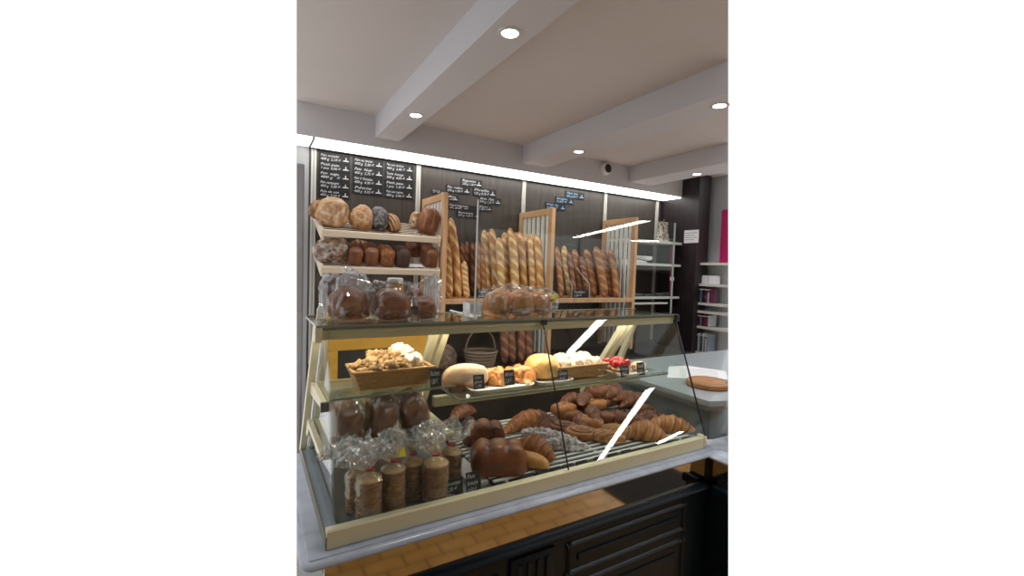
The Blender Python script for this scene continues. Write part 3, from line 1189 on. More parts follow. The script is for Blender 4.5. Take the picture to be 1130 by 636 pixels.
def bin_panel(xf, x_top, y_top, x_mid, y_mid, lab):
    a, b_, c_ = PY(x_top, y_top, 3.0), PY(x_mid, y_mid, 2.88), None
    X = b_.x
    t = thing('acrylic_divider', (X, 2.95, 1.368), lab, 'divider', 'clear acrylic baguette dividers')
    zt, zm = a.z, b_.z
    poly = [(2.872, 1.368), (3.2, 1.368), (3.2, zt + .14), (3.05, zt + .05), (2.872, zm)]
    MB().prism(poly, 'x', X - .0015, X + .0015).build('sheet', 'acrylic', t, world=True)
    e = MB()
    e.tube([(X, 2.871, 1.368), (X, 2.871, zm), (X, 3.05, zt + .05)], .0028, 6)
    e.build('edge', 'edge_white', t, world=True)


bin_panel(0, 540, 297, 551, 314, 'clear acrylic divider with pale sloping edge among the pale baguettes')
bin_panel(0, 613, 294, 630.5, 315, 'clear acrylic divider with pale sloping edge right of the middle divider')
bin_panel(0, 642, 303, 650, 314, 'clear acrylic divider with pale sloping edge beside the shelf price card')
for (xa, xb, ya, yb, lab) in ((632, 649.5, 316, 327, 'black price card on the baguette shelf between two acrylic dividers'),
                              (526.5, 546, 308, 319, 'dark price card on the baguette shelf above the bagged buns'),):
    A, B, D = PY(xa, ya, 2.868), PY(xb, ya, 2.868), PY(xa, yb, 2.868)
    price_card('shelf_price_card', ((A.x + B.x) / 2, 2.868, 1.376), B.x - A.x, .065, [('Tradition', .8), ('1,20 €', .6)], lab, 'price cards on the baguette shelf')

# =================================================================== STAFF WORKTOP BEHIND THE CASE
t = thing('back_worktop', (2.0, 3.0, 0), 'dark worktop under the wall shelves, seen through the case', 'worktop')
MB().box((.40, 2.72, .84), (3.6, YW - .02, .875), .004).build('top', 'black', t, world=True)
MB().box((.42, 2.76, 0), (3.58, YW - .02, .84)).build('body', 'panel_wenge', t, world=True)
# handled basket
t = thing('handled_basket', (1.42, 2.82, .875), 'grey wicker basket with a tall round handle behind the bread case', 'basket')
for k in range(6):
    MB().lathe([(.092 + .005 * k, .010 + .022 * k), (.100 + .005 * k, .020 + .022 * k), (.094 + .005 * k, .031 + .022 * k)], 28, cap=False).build('weave', 'wicker_dark', t, .7)
MB().lathe([(.001, 0), (.095, 0), (.095, .012), (.001, .012)], 28).build('bottom', 'wicker_dark', t)
MB().tube([(-.118 * math.cos(a), 0, .12 + .17 * math.sin(a)) for a in [PI * i / 24 for i in range(25)]], .0065, 8).build('handle', 'wicker_dark', t, .8)
add_bread('loaf', loaf('loaf', 'c_rye', .2, .16, .2, .85, 1, .4, disp=spots(.3, 3, 2), seed=31), (1.15, 2.86, .877), (0, 0, 0), 'dim round brown loaf standing on the dark worktop behind the case', 'bread', 'loaves on the dark worktop')
add_bread('loaf', loaf('loaf', 'c_brown', .17, .15, .11, .85, 1, .4, seed=32), (1.03, 2.82, .877), (0, 0, 0), 'low brown loaf on the dark worktop left of the round one', 'bread', 'loaves on the dark worktop')
for i, (x, zt) in enumerate(((1.655, 1.21), (1.725, 1.24), (1.80, 1.22), (1.87, 1.23))):
    o = link('baguette', BM['dark'][i % 3], None, (x, 2.88, .877), (R(-12), R(2), 0), (1.0, 1.0, .37 / .6 * 1.3))
    tag(o, 'dim dark baguette standing on the worktop, %s from the left behind the case' % ORD[i], 'baguette', 'dim baguettes on the worktop')

# =================================================================== RIGHT WALL SHELVES (staff side)
def glass_shelf(nm, z, x0, x1, y0, mat, lab, th=.018):
    t = thing(nm, ((x0 + x1) / 2, 3.1, z), lab, 'shelf', 'shelves beside the dark side wall')
    MB().box((x0, y0, z - th), (x1, YW - .016, z)).build('board', mat, t, world=True)
    MB().box((x0, y0 - .006, z - th - .003), (x1, y0, z + .003)).build('edge', 'white_metal', t, world=True)


glass_shelf('wall_shelf', 1.905, 2.945, 3.70, 3.0, 'white_plastic', 'upper white shelf carrying the patterned bag')
glass_shelf('wall_shelf', 1.688, 2.945, 3.70, 3.0, 'white_plastic', 'white shelf carrying the folded cloths, below the patterned bag')
glass_shelf('wall_shelf', 1.372, 2.945, 3.70, 3.0, 'black', 'dark shelf with small grey packets')
glass_shelf('wall_shelf', 1.318, 2.945, 3.50, 2.97, 'cream', 'lowest cream edged shelf right of the right divider', .012)
# patterned bag
t = thing('paper_bag', (3.53, 3.09, 1.906), 'patterned white and brown bag standing on the upper white shelf', 'bag')
bb = MB()
rings = []
for k in range(9):
    s = k / 8
    w, d_ = .065 - .012 * s + .004 * math.sin(s * 9), .045 - .036 * s
    if k == 8:
        w += .018
    rings.append([(spow(math.cos(a), .5) * w + .004 * nz((a, s * 4, 3), 1), spow(math.sin(a), .5) * d_, s * .2) for a in [2 * PI * i / 24 for i in range(24)]])
bb.loft(rings)
m, nt, p, out = new_mat('bag_print')
v = nt.nodes.new('ShaderNodeTexVoronoi')
v.inputs['Scale'].default_value = 45
tc = nt.nodes.new('ShaderNodeTexCoord')
nt.links.new(tc.outputs['Object'], v.inputs['Vector'])
rr = nt.nodes.new('ShaderNodeValToRGB')
rr.color_ramp.elements[0].position = .38
rr.color_ramp.elements[1].position = .5
rr.color_ramp.elements[0].color = lin((104, 84, 70))
rr.color_ramp.elements[1].color = lin((206, 200, 192))
nt.links.new(v.outputs['Distance'], rr.inputs['Fac'])
nt.links.new(rr.outputs['Color'], p.inputs['Base Color'])
bb.build('body', 'bag_print', t, .9)
MB().tube([(-.05, 0, .185), (.05, 0, .185)], .006, 8).tube([(0, 0, .185), (.006, 0, .225)], .006, 6).build('tie', 'wicker_dark', t, .8)
# folded cloths
for i, (x, z, w, lab) in enumerate(((3.15, 1.690, .30, 'wide folded white cloth lying on the shelf right of the right divider'), (3.27, 1.716, .15, 'smaller crumpled white cloth on top of the wide folded one'))):
    me = loaf('cloth', 'paper', w, .2, .026 if i == 0 else .045, .5, .6, .4, 36, 14, None, 40 + i, lump=.25, fine=.15)
    add_bread('folded_cloth', me, (x, 3.11, z), (0, 0, .1), lab, 'cloth', None)
for i, (x, w, hh) in enumerate(((3.02, .13, .018), (3.18, .12, .026), (3.33, .14, .02), (3.48, .12, .03), (3.62, .11, .034))):
    t = MB().box((-w / 2, -.04, 0), (w / 2, .04, hh), .005).build('packet', 'grey_tray')
    t.location = (x, 3.08, 1.373)
    t.rotation_euler = (0, 0, .1 * (i - 2))
    tag(t, 'small grey packet lying on the dark shelf, %s from the left' % ORD[i], 'packet', 'packets on the dark shelf')
# magenta stand
t = thing('display_stand', (3.60, 3.05, 1.373), 'slim dusky pink upright stand between the shelves, beside the dark side wall', 'stand')
MB().box((3.578, 3.012, 1.69), (3.622, 3.03, 1.868), .002).build('panel', 'magenta_dark', t, world=True)
MB().box((3.582, 3.014, 1.376), (3.618, 3.028, 1.689), .002).build('lower_panel', 'magenta_dark', t, world=True)
MB().box((3.572, 3.006, 1.53), (3.628, 3.0138, 1.565), .002).build('clip', 'white_plastic', t, world=True)
# notice on the dark side wall
P1, P2 = PX(755.5, 254, XSIDE - .002), PX(772, 268, XSIDE - .002)
t = thing('notice', (XSIDE - .001, (P1.y + P2.y) / 2, P2.z), 'white printed notice fixed to the dark side wall', 'notice')
Q1, Q2 = PX(755.5, 255.5, XSIDE), PX(771.5, 253.5, XSIDE)
Zb = PX(755.5, 268.5, XSIDE).z
MB().prism([(Q1.y, Zb), (Q2.y, Zb), (Q2.y, Q2.z), (Q1.y, Q2.z)], 'x', XSIDE - .003, XSIDE - .0005).build('sheet', 'paper', t, world=True)
mb = MB()
for k in range(4):
    z = Q2.z - .03 - .022 * k
    mb.prism([(Q1.y - .012, z), (Q2.y + .02 + .03 * (k % 2), z), (Q2.y + .02 + .03 * (k % 2), z + .005), (Q1.y - .012, z + .005)], 'x', XSIDE - .0036, XSIDE - .003)
mb.build('print', 'grey_metal', t, world=True)

# pink poster and the clear bins on the grey wall
XG = 3.95
a, b_, c_, d_ = PX(797.2, 232, XG - .004), PX(806, 231, XG - .004), PX(806, 291, XG - .004), PX(795.2, 291, XG - .004)
t = thing('poster', (XG - .004, a.y, c_.z), 'bright pink poster panel on the grey wall at the right edge', 'poster')
o = MB().prism([(a.y, d_.z), (c_.y - .03, d_.z), (c_.y - .03, a.z), (a.y, a.z)], 'x', XG - .008, XG - .001).build('panel', 'pink', t, world=True)
trimR(o)


def side_shelf(z, lab):
    t = thing('bin_shelf', (XG - .08, 2.85, z), lab, 'shelf', 'white shelves on the grey wall')
    y0 = 2.955
    o = MB().box((XG - .17, 2.3, z - .014), (XG - .001, y0, z)).build('board', 'white_plastic', t, world=True)
    trimR(o)
    o = MB().box((XG - .176, 2.3, z - .02), (XG - .17, y0, z + .004)).build('lip', 'white_metal', t, world=True)
    trimR(o)


shz = [PX(775, y, XG - .17).z for y in (290.5, 313.5, 334.5, 343.5, 360.5, 389)]
for z, lab in zip(shz, ('topmost white shelf on the grey wall, just under the pink poster', 'second white shelf on the grey wall, carrying the cartons', 'third shelf on the grey wall, under the upper row of bins',
                        'fourth and thickest white shelf on the grey wall', 'fifth shelf on the grey wall, under the middle row of bins', 'lowest white shelf on the grey wall, above the counter')):
    side_shelf(z, lab)
row_n = ['upper', 'middle', 'lowest']
for r_, (z, zt) in enumerate(((shz[2], shz[1]), (shz[4], shz[3]), (shz[5], shz[4]))):
    hb = zt - z - .035 - (.03 if r_ == 2 else 0)
    for k in range(3):
        yb_ = 2.91 - .082 * k
        t = thing('clear_bin', (XG - .09, yb_, z + .001), 'clear bin of packets in the %s row on the grey wall, %s from the left' % (row_n[r_], ORD[k]), 'bin', 'clear bins on the grey wall')
        w = .038
        m = MB()
        for (x0, x1, y0, y1, z0, z1) in ((-.078, .078, -w, -w + .003, 0, hb), (-.078, .078, w - .003, w, 0, hb), (-.078, -.075, -w, w, 0, hb * .85), (.075, .078, -w, w, 0, hb), (-.078, .078, -w, w, 0, .003)):
            m.box((x0, y0, z0), (x1, y1, z1))
        m.build('tub', 'acrylic', t)
        MB().box((-.081, -w, hb * .85), (-.075, w, hb * .85 + .006)).build('rim', 'white_metal', t)
        for q in range(4):
            cc = ('blue_grey', 'paper', 'blue_grey', 'paper')[q] if r_ == 2 else (('blue_grey', 'paper', 'blue_grey', 'navy'), ('navy', 'blue_grey', 'magenta_dark', 'navy'), ('magenta_dark', 'paper', 'magenta_dark', 'magenta_dark'))[k][(q + r_) % 4]
            o = MB().box((-.065, -.030 + q * .0155, .004), (.05, -.018 + q * .0155, hb * (.72 + .12 * ((q + k) % 3))), .002).build('packet', cc, None)
            o.location = (XG - .09, yb_, z + .001)
            tag(o, '%s packet in a clear bin of the %s row on the grey wall' % ({'navy': 'dark blue', 'magenta_dark': 'dusky pink', 'paper': 'white', 'blue_grey': 'pale grey'}[cc], row_n[r_]), 'packet', '%s packets in the %s bins' % (cc.replace('_', ' '), row_n[r_]))
for k in range(2):
    o = MB().box((-.05, -.03, 0), (.05, .03, .075), .003).box((-.045, -.026, .075), (.045, .026, .082)).build('carton', 'paper')
    o.location = (XG - .09, 2.80 - .07 * k, shz[1] + .12)
    o.location.z = shz[1] + .001
    tag(o, 'small white carton on the second white shelf, %s the dark wall' % ('nearer' if k == 0 else 'farther from'), 'carton', 'white cartons under the poster')

# =================================================================== COUNTER
ZT = .85
# stone top with a rounded nose, running along and round the corner
TH = .024
t_counter = thing('counter', (1.0, 1.3, 0), 'dark panelled shop counter with pale stone top and mirrored frieze under the bread case', 'counter')
SX, SY = .114, 1.161
rings = []
for d, z in ((.60, ZT), (.021, ZT), (.019, ZT - .003), (.013, ZT - .0035), (.006, ZT - .006), (.001, ZT - .011), (0, ZT - .014), (.002, ZT - .019), (.008, ZT - .0225), (.018, ZT - TH), (.60, ZT - TH)):
    rr_ = max(.03 - d, .004)
    arc = [(SX + d + rr_ - rr_ * math.cos(q * PI / 12), SY + d + rr_ - rr_ * math.sin(q * PI / 12)) for q in range(7)]
    if d == .60:
        arc = [(1.0, 1.75)] * 7
        rings.append([(x, y, z) for x, y in [(1.0, 1.8)] + arc + [(1.2, 1.75), (1.2, 1.8)]])
        continue
    rings.append([(x, y, z) for x, y in [(SX + d, 1.885)] + arc + [(1.75, SY + d), (1.75, 1.885)]])
m = MB()
m.loft(rings, cap=True)
stone = m.build('stone_top', 'stone', t_counter, .5, world=True)
trimL(stone)
MB().box((.17, 1.178, .715), (1.672, 1.186, ZT - TH)).build('mirror_frieze', 'mirror', t_counter, world=True)
mould = [(1.19, .722), (1.176, .722), (1.160, .719), (1.152, .714), (1.149, .707), (1.154, .700), (1.164, .697), (1.166, .688), (1.172, .682), (1.19, .68)]
MB().prism(mould, 'x', .16, 1.672).build('moulding', 'base_dark', t_counter, .5, world=True)
MB().box((.17, 1.172, .05), (1.672, 1.187, .70)).build('base_panel', 'base_dark', t_counter, world=True)
MB().box((.17, 1.187, .05), (1.672, 1.85, .80)).build('body', 'base_dark', t_counter, world=True)
MB().box((.18, 1.23, 0), (1.66, 1.8, .05)).build('plinth', 'black', t_counter, world=True)
# raised panels with frames and fluted pilasters


def panel_frame(x0, x1, z0, z1):
    m = MB()
    w = .022
    prof = [(0, 0), (.006, -.008), (.012, -.010), (.018, -.006), (.022, 0)]
    for (a0, b0, a1, b1) in ((x0, z1 - w, x1, z1), (x0, z0, x1, z0 + w)):
        m.prism([(1.172, b0), (1.164, b0 + .006), (1.162, b0 + .012), (1.166, b0 + .018), (1.172, b1)], 'x', a0, a1)
    for xx in (x0, x1 - w):
        m.prism([(xx, 1.172), (xx + .006, 1.164), (xx + .012, 1.162), (xx + .018, 1.166), (xx + w, 1.172)], 'z', z0, z1)
    pf = m.build('panel_frame', 'base_dark', t_counter, .6, world=True)
    MB().box((x0 + .05, 1.166, z0 + .05), (x1 - .05, 1.172, z1 - .05), .003).build('raised_panel', 'base_dark', pf, world=True)


panel_frame(.25, .68, .12, .645)
panel_frame(.94, 1.55, .545, .668)
panel_frame(.94, 1.55, .12, .52)
for x in (.80,):
    m = MB()
    m.box((x - .085, 1.160, .05), (x + .085, 1.172, .68), .002)
    for k in range(4):
        xx = x - .054 + k * .036
        m.prism([(xx - .010, 1.160), (xx - .006, 1.153), (xx + .006, 1.153), (xx + .010, 1.160)], 'z', .10, .66)
    m.build('pilaster', 'base_dark', t_counter, .6, world=True)

# the return counter at the right (only its corner is in view)
t_ret = thing('return_counter', (1.9, 1.2, 0), 'grey return counter with stone ledge and raised moulded block at the right of the case', 'counter')
m = MB().box((1.751, .9, ZT - TH), (3.0, 2.2, ZT), .0)
m.prism([(1.75, ZT), (1.695, ZT), (1.690, ZT - .0035), (1.680, ZT - .005), (1.673, ZT - .009), (1.670, ZT - .014), (1.673, ZT - .020), (1.680, ZT - TH), (1.75, ZT - TH)], 'y', .9, 1.1605)
o = m.build('stone_ledge', 'stone', t_ret, .5, world=True)
trimR(o)
o = MB().box((1.70, .9, .715), (1.71, 1.178, ZT - TH)).build('mirror_frieze', 'mirror', t_ret, world=True)
trimR(o)
o = MB().box((1.674, 1.176, .05), (1.70, 1.20, ZT - TH)).build('corner_post', 'base_dark', t_ret, world=True)
o = MB().box((1.712, .9, .05), (2.6, 1.9, ZT - TH)).build('body', 'base_dark', t_ret, world=True)
trimR(o)
o = MB().box((1.674, .9, .68), (1.711, 1.146, .72), .006).build('moulding', 'base_dark', t_ret, world=True)
trimR(o)
o = MB().box((1.69, .9, .05), (1.7115, 1.189, .70)).build('base_panel', 'base_dark', t_ret, world=True)
trimR(o)
# raised block
rb = [(1.80, 1.285), (1.815, 1.265), (1.84, 1.258), (3.1, 1.258), (3.1, 2.05), (1.80, 2.05)]
o = MB().prism(rb, 'z', ZT, 1.0).build('raised_block', 'return_paint', t_ret, .5, world=True)
trimR(o)
m = MB()
# moulded rim of the block: three stepped courses, with a corner pilaster cap standing proud
for (e, z0, z1) in ((.012, .985, 1.0), (.028, 1.0, 1.018), (.045, 1.018, 1.042)):
    m.prism([(1.80 - e, 1.278 - e), (1.835, 1.252 - e), (1.90, 1.252 - e), (1.905, 1.275 - e), (3.1, 1.275 - e), (3.1, 2.05), (1.80 - e, 2.05)], 'z', z0, z1)
o = m.build('moulded_top', 'return_top', t_ret, .5, world=True)
trimR(o)
# papers and wooden board
pp = [PZ(738, 405, 1.044), PZ(758, 404, 1.044), PZ(801, 410, 1.044), PZ(803, 419, 1.044), PZ(764, 418, 1.044), PZ(736, 417, 1.044)]
t = thing('paper_stack', pp[0], 'white printed sheets spread on the return counter behind the round board', 'paper')
o = MB().prism([(p.x, p.y) for p in pp], 'z', 1.0425, 1.0455).build('sheet', 'paper', t, world=True)
trimR(o)
mb = MB()
for k in range(6):
    a = pp[0].lerp(pp[5], (k + .7) / 7)
    b_ = pp[2].lerp(pp[3], (k + .7) / 7)
    a, b_ = a.lerp(b_, .2), a.lerp(b_, .85)
    dd = (pp[5] - pp[0]).normalized() * .006
    mb.prism([(a.x, a.y), (b_.x, b_.y), (b_.x + dd.x, b_.y + dd.y), (a.x + dd.x, a.y + dd.y)], 'z', 1.0455, 1.0458)
mb.build('print', 'blue_grey', t, world=True)
cb = PZ(782, 423.5, 1.055)
t = thing('round_board', (cb.x, cb.y, 1.0425), 'round wooden board lying on the return counter at the right', 'board')
MB().lathe([(.001, 0), (.100, 0), (.106, .006), (.106, .022), (.101, .028), (.001, .028)], 40).build('disc', 'board_wood', t, .5)
trimR(bpy.data.objects['disc'])
MB().lathe([(.078, .0282), (.080, .0288), (.084, .0288), (.086, .0282)], 40, cap=False).build('groove', 'wicker_dark', t, .5)
trimR(bpy.data.objects['groove'])

# added dark slab on the floor, stands in for the return counter's reflection
o = MB().box((2.25, -.95, 0), (3.007, .46, .012), .004).build('reflection_stand_in', 'matte')
tag(o, 'black rubber slab on the floor, added in place of the mirrored return counter', 'mat')

# =================================================================== BREAD CASE
CX0, CX1 = .18, 1.708
YF = 1.207
case = thing('display_case', (.95, 1.5, ZT), 'glass bread display case with cream metal frame standing on the stone counter', 'display case')
k = dict(world=True)
MB().box((.212, 1.236, ZT + .001), (1.685, 1.86, ZT + .02)).build('deck', 'grey_tray', case, **k)
MB().prism([(YF, ZT + .001), (YF + .034, ZT + .001), (YF + .030, ZT + .046), (YF + .022, ZT + .050), (YF + .004, ZT + .050), (YF, ZT + .046)], 'x', CX0, CX1 - .012).build('front_rail', 'cream', case, .4, **k)
MB().box((CX1 - .012, YF - .001, ZT + .001), (CX1 + .012, YF + .04, ZT + .052), .006).build('corner_cap', 'cream', case, .5, **k)
MB().box((CX0, YF + .03, ZT + .001), (CX0 + .032, 1.87, ZT + .03), .002).build('side_rail', 'blue_grey', case, **k)
MB().box((CX0 - .004, YF, ZT + .001), (CX0, 1.87, ZT + .034)).build('side_strip', 'cream_dark', case, **k)
MB().box((CX1 - .022, YF + .04, ZT + .001), (CX1, 1.87, ZT + .03), .002).build('side_rail', 'blue_grey', case, **k)
# top beam
MB().prism([(1.410, 1.368), (1.440, 1.368), (1.440, 1.398), (1.406, 1.398), (1.406, 1.392), (1.409, 1.388)], 'x', CX0 - .012, CX1).build('top_beam', 'cream', case, .4, **k)
MB().box((CX0 - .012, 1.404, 1.3985), (CX1, 1.440, 1.4065), .001).build('top_seal', 'cream_dark', case, **k)
MB().box((CX0 - .014, 1.392, 1.362), (CX0 + .006, 1.445, 1.4075), .004).build('end_cap', 'cream', case, .5, **k)
MB().box((CX0, 1.43, 1.4), (CX0 + .02, 1.62, 1.4065)).build('top_bearer', 'cream', case, **k)
MB().box((CX1 - .02, 1.43, 1.4), (CX1, 1.62, 1.4065)).build('top_bearer', 'cream', case, **k)
tg = MB().box((CX0 - .012, 1.394, 1.407), (CX1, 1.64, 1.414)).build('top_glass', 'glass', case, **k)
MB().box((CX0 - .012, 1.392, 1.407), (CX1, 1.394, 1.414)).build('glass_edge', 'edge_green', tg, **k)
MB().box((CX0 - .012, 1.64, 1.40), (CX1, 1.655, 1.416)).build('back_bearer', 'cream_dark', case, **k)
# leaning back posts


def post(x0, x1, name='back_post', y_top=1.475, y_bot=1.85, zb=ZT + .02):
    MB().prism([(y_bot, zb), (y_bot + .03, zb), (y_top + .03, 1.398), (y_top, 1.398)], 'x', x0, x1).build(name, 'cream', case, **k)


post(CX0 - .006, CX0 + .016)
post(.566, .592)
post(.606, .630)
post(1.492, 1.515)
post(1.528, 1.552)
post(CX1 - .02, CX1, y_top=1.6, y_bot=1.84)
# sides
side = [(YF + .03, ZT + .03), (1.86, ZT + .03), (1.66, 1.398), (1.40, 1.398)]
MB().prism(side, 'x', CX0 + .020, CX0 + .025).build('side_glass', 'glass', case, **k)
MB().prism(side, 'x', CX1 - .008, CX1 - .003).build('side_glass', 'glass', case, **k)
# sloping front panes (hinged at the beam), with dark seams


PANE_A, PANE_B = (0, YF + .004, ZT + .052), (0, 1.402, 1.398)


def slope_pane(x0, x1, name, mat, off0=0., off1=.005, par=None):
    a, b_ = Vector(PANE_A), Vector(PANE_B)
    n = Vector((0, -(b_.z - a.z), b_.y - a.y)).normalized()
    p = [a + n * off0, b_ + n * off0, b_ + n * off1, a + n * off1]
    return MB().prism([(q.y, q.z) for q in p], 'x', x0, x1).build(name, mat, par or case, **k)


pane1 = slope_pane(CX0 + .012, .9648, 'front_pane', 'glass')
pane2 = slope_pane(.9672, CX1 - .0028, 'front_pane', 'glass')
slope_pane(.9651, .9669, 'pane_seam', 'black', -.001, .006, pane1)
slope_pane(CX1 - .0025, CX1, 'pane_edge', 'black', -.001, .006, pane2)
MB().box((.953, 1.386, 1.388), (.979, 1.3955, 1.410), .004).build('hinge', 'black', pane1, **k)
MB().box((CX1 - .014, 1.380, 1.380), (CX1 + .008, 1.3955, 1.412), .004).build('hinge', 'black', pane2, **k)
# upright screen above the beam
SY0, SY1, SZ0, SZ1 = 1.418, 1.418, 1.415, 1.835
MB().prism([(SY0, SZ0), (SY0 + .006, SZ0), (SY1 + .006, SZ1), (SY1, SZ1)], 'x', .690, 1.700).build('screen', 'glass', case, **k)
scr = bpy.data.objects['screen']
MB().prism([(SY0 - .001, SZ0), (SY0 + .007, SZ0), (SY1 + .007, SZ1), (SY1 - .001, SZ1)], 'x', .6865, .6898).build('screen_edge', 'edge_white', scr, **k)
MB().prism([(SY0 - .001, SZ0), (SY0 + .007, SZ0), (SY1 + .007, SZ1), (SY1 - .001, SZ1)], 'x', 1.7002, 1.7032).build('screen_edge', 'edge_white', scr, **k)
# shelves of the left bay
gs1 = MB().box((CX0 + .024, 1.368, 1.195), (.60, 1.60, 1.202)).build('glass_shelf', 'glass', case, **k)
MB().box((CX0 + .024, 1.3655, 1.195), (.60, 1.368, 1.202)).build('glass_edge', 'edge_green', gs1, **k)
br1 = MB().prism([(1.375, 1.172), (1.375, 1.194), (1.63, 1.194), (1.66, 1.15), (1.62, 1.15)], 'x', CX0 + .004, CX0 + .018).build('bracket', 'cream', case, **k)
MB().box((CX0, 1.364, 1.165), (CX0 + .024, 1.375, 1.194), .002).build('bracket_cap', 'grey_metal', br1, **k)
MB().prism([(1.363, 1.025), (1.363, 1.042), (1.70, 1.042), (1.74, .98), (1.70, .98), (1.66, 1.02)], 'x', CX0 + .002, CX0 + .018).build('bracket', 'cream', case, **k)
MB().box((CX0 + .027, 1.363, 1.034), (.60, 1.70, 1.043)).build('loaf_shelf', 'cream', case, **k)
MB().prism([(1.712, 1.045), (1.718, 1.045), (1.64, 1.19), (1.634, 1.19)], 'x', CX0 + .027, .563).build('back_panel', 'cream', case, **k)
# right bay
gs2 = MB().box((.602, 1.335, 1.155), (1.60, 1.60, 1.162)).build('glass_shelf', 'glass', case, **k)
MB().box((.602, 1.332, 1.155), (1.60, 1.335, 1.162)).build('glass_edge', 'edge_green', gs2, **k)
MB().box((.600, 1.335, 1.155), (.602, 1.60, 1.162)).build('glass_edge', 'edge_green', gs2, **k)
MB().box((.55, 1.428, 1.115), (1.53, 1.455, 1.150), .003).build('shelf_beam', 'cream', case, .5, **k)
MB().box((.63, 1.80, ZT + .021), (1.685, 1.815, 1.11)).build('back_panel', 'black', case, **k)  # black sheet put in for the shade of the open back
MB().box((.635, 1.50, .8712), (.70, 1.30, .884), .0).build('bay_divider', 'white_plastic', case, **k)
# lighting tube under the beam
lh = MB().box((.62, 1.441, 1.374), (1.57, 1.467, 1.394), .003).build('lamp_housing', 'white_plastic', case, .5, **k)
MB().box((.63, 1.443, 1.366), (1.56, 1.465, 1.3735)).build('lamp_tube', 'case_emit', lh, **k)
lh2 = MB().box((.21, 1.441, 1.374), (.558, 1.467, 1.394), .003).build('lamp_housing', 'white_plastic', case, .5, **k)
MB().box((.215, 1.443, 1.366), (.55, 1.461, 1.3735)).build('lamp_tube', 'case_emit_soft', lh2, **k)

# framed slate leaning behind the left bay
t = thing('framed_slate', (.46, 1.9, 1.05), 'dark slate in a broad yellow wooden frame behind the left bay of the case', 'slate board')
ax0, ax1, az0, az1 = .262, .69, 1.02, 1.292
MB().box((ax0 + .05, 1.895, az0 + .04), (ax1 - .07, 1.905, az1 - .05)).build('slate', 'slate', t, world=True)
MB().box((ax0, 1.89, az1 - .05), (ax1, 1.91, az1), .003).build('rail', 'yellow_wood', t, world=True)
MB().box((ax0, 1.89, az0), (ax1, 1.91, az0 + .04), .003).build('rail', 'yellow_wood', t, world=True)
MB().box((ax0, 1.89, az0 + .04), (ax0 + .05, 1.91, az1 - .05), .003).build('stile', 'yellow_wood', t, world=True)
MB().box((ax1 - .07, 1.89, az0 + .04), (ax1, 1.91, az1 - .05), .003).build('stile', 'yellow_wood', t, world=True)
MB().box((ax0 + .1, 1.9105, .0), (ax0 + .14, 1.93, az1 - .02)).box((ax1 - .14, 1.9105, .0), (ax1 - .10, 1.93, az1 - .02)).build('leg', 'yellow_wood', t, world=True)

# =================================================================== BAGGED LOAVES
def bag_hull(W, D, H, seed, mat='film', n=34, m=17, peak=None, rough=.05):
    rings = []
    for i in range(1, m):
        v = -PI / 2 + PI * i / m
        row = []
        for j in range(n):
            u = 2 * PI * j / n
            x = spow(math.cos(v), .6) * spow(math.cos(u), .6) * W / 2
            y = spow(math.cos(v), .6) * spow(math.sin(u), .6) * D / 2
            z = spow(math.sin(v), .6) * H / 2 + H / 2
            q = Vector((math.cos(v) * math.cos(u), math.cos(v) * math.sin(u), math.sin(v)))
            cr = abs(noise.noise(q * 2.6 + Vector((seed, 2, 0)))) - .25 + .5 * (abs(noise.noise(q * 5.5 + Vector((seed, 7, 0)))) - .2) + .10 * noise.noise(q * 19 + Vector((seed, 1, 4)))
            P = Vector((x, y, z)) + q * (cr * rough * 2 * W)
            if peak and z > H * .6:
                kx, ky, kz = peak
                s = ((z - H * .6) / (H * .4)) ** 1.5
                P += Vector((kx, ky, kz)) * s * max(0, 1 - abs(x / (W / 2) - math.copysign(.5, kx)) * .7)
            P.z = max(P.z, .0005)
            row.append(P)
        rings.append(row)
    mb = MB()
    mb.loft(rings)
    return mb.mesh('bag', mat)


def flare(r0, r1, h, seed, lean=(0, 0), mat='film_crinkle', n=44):
    """gathered bag mouth: a tight neck opening into a crumpled puff of film"""
    rings = []
    ns = 13
    for i in range(ns):
        s = i / (ns - 1)
        r = r0 + (r1 - r0) * min(1, 1.15 * math.sin(min(1, s * 1.25) * PI / 2)) * (1 - .25 * max(0, s - .75) * 4 * .5)
        row = []
        for j in range(n):
            a = 2 * PI * j / n
            q = Vector((math.cos(a), math.sin(a), s * 1.6)) * 1.5 + Vector((seed * 3.1, seed, 0))
            cr = abs(noise.noise(q * 1.3)) - .2 + .6 * (abs(noise.noise(q * 3.1)) - .2)
            w = 1 + .14 * math.sin(a * 9 + seed + 3 * s) * (1 - .4 * s) + 1.0 * cr * (.35 + s)
            row.append(Vector((math.cos(a) * r * w + lean[0] * s, math.sin(a) * r * w * .75 + lean[1] * s, h * s * (1 + .5 * noise.noise(Vector((math.cos(a) * 1.6, math.sin(a) * 1.6, seed))) * s))))
        rings.append(row)
    mb = MB()
    mb.loft(rings, cap=False)
    return mb.mesh('bag_mouth', mat)


ZG = 1.4145
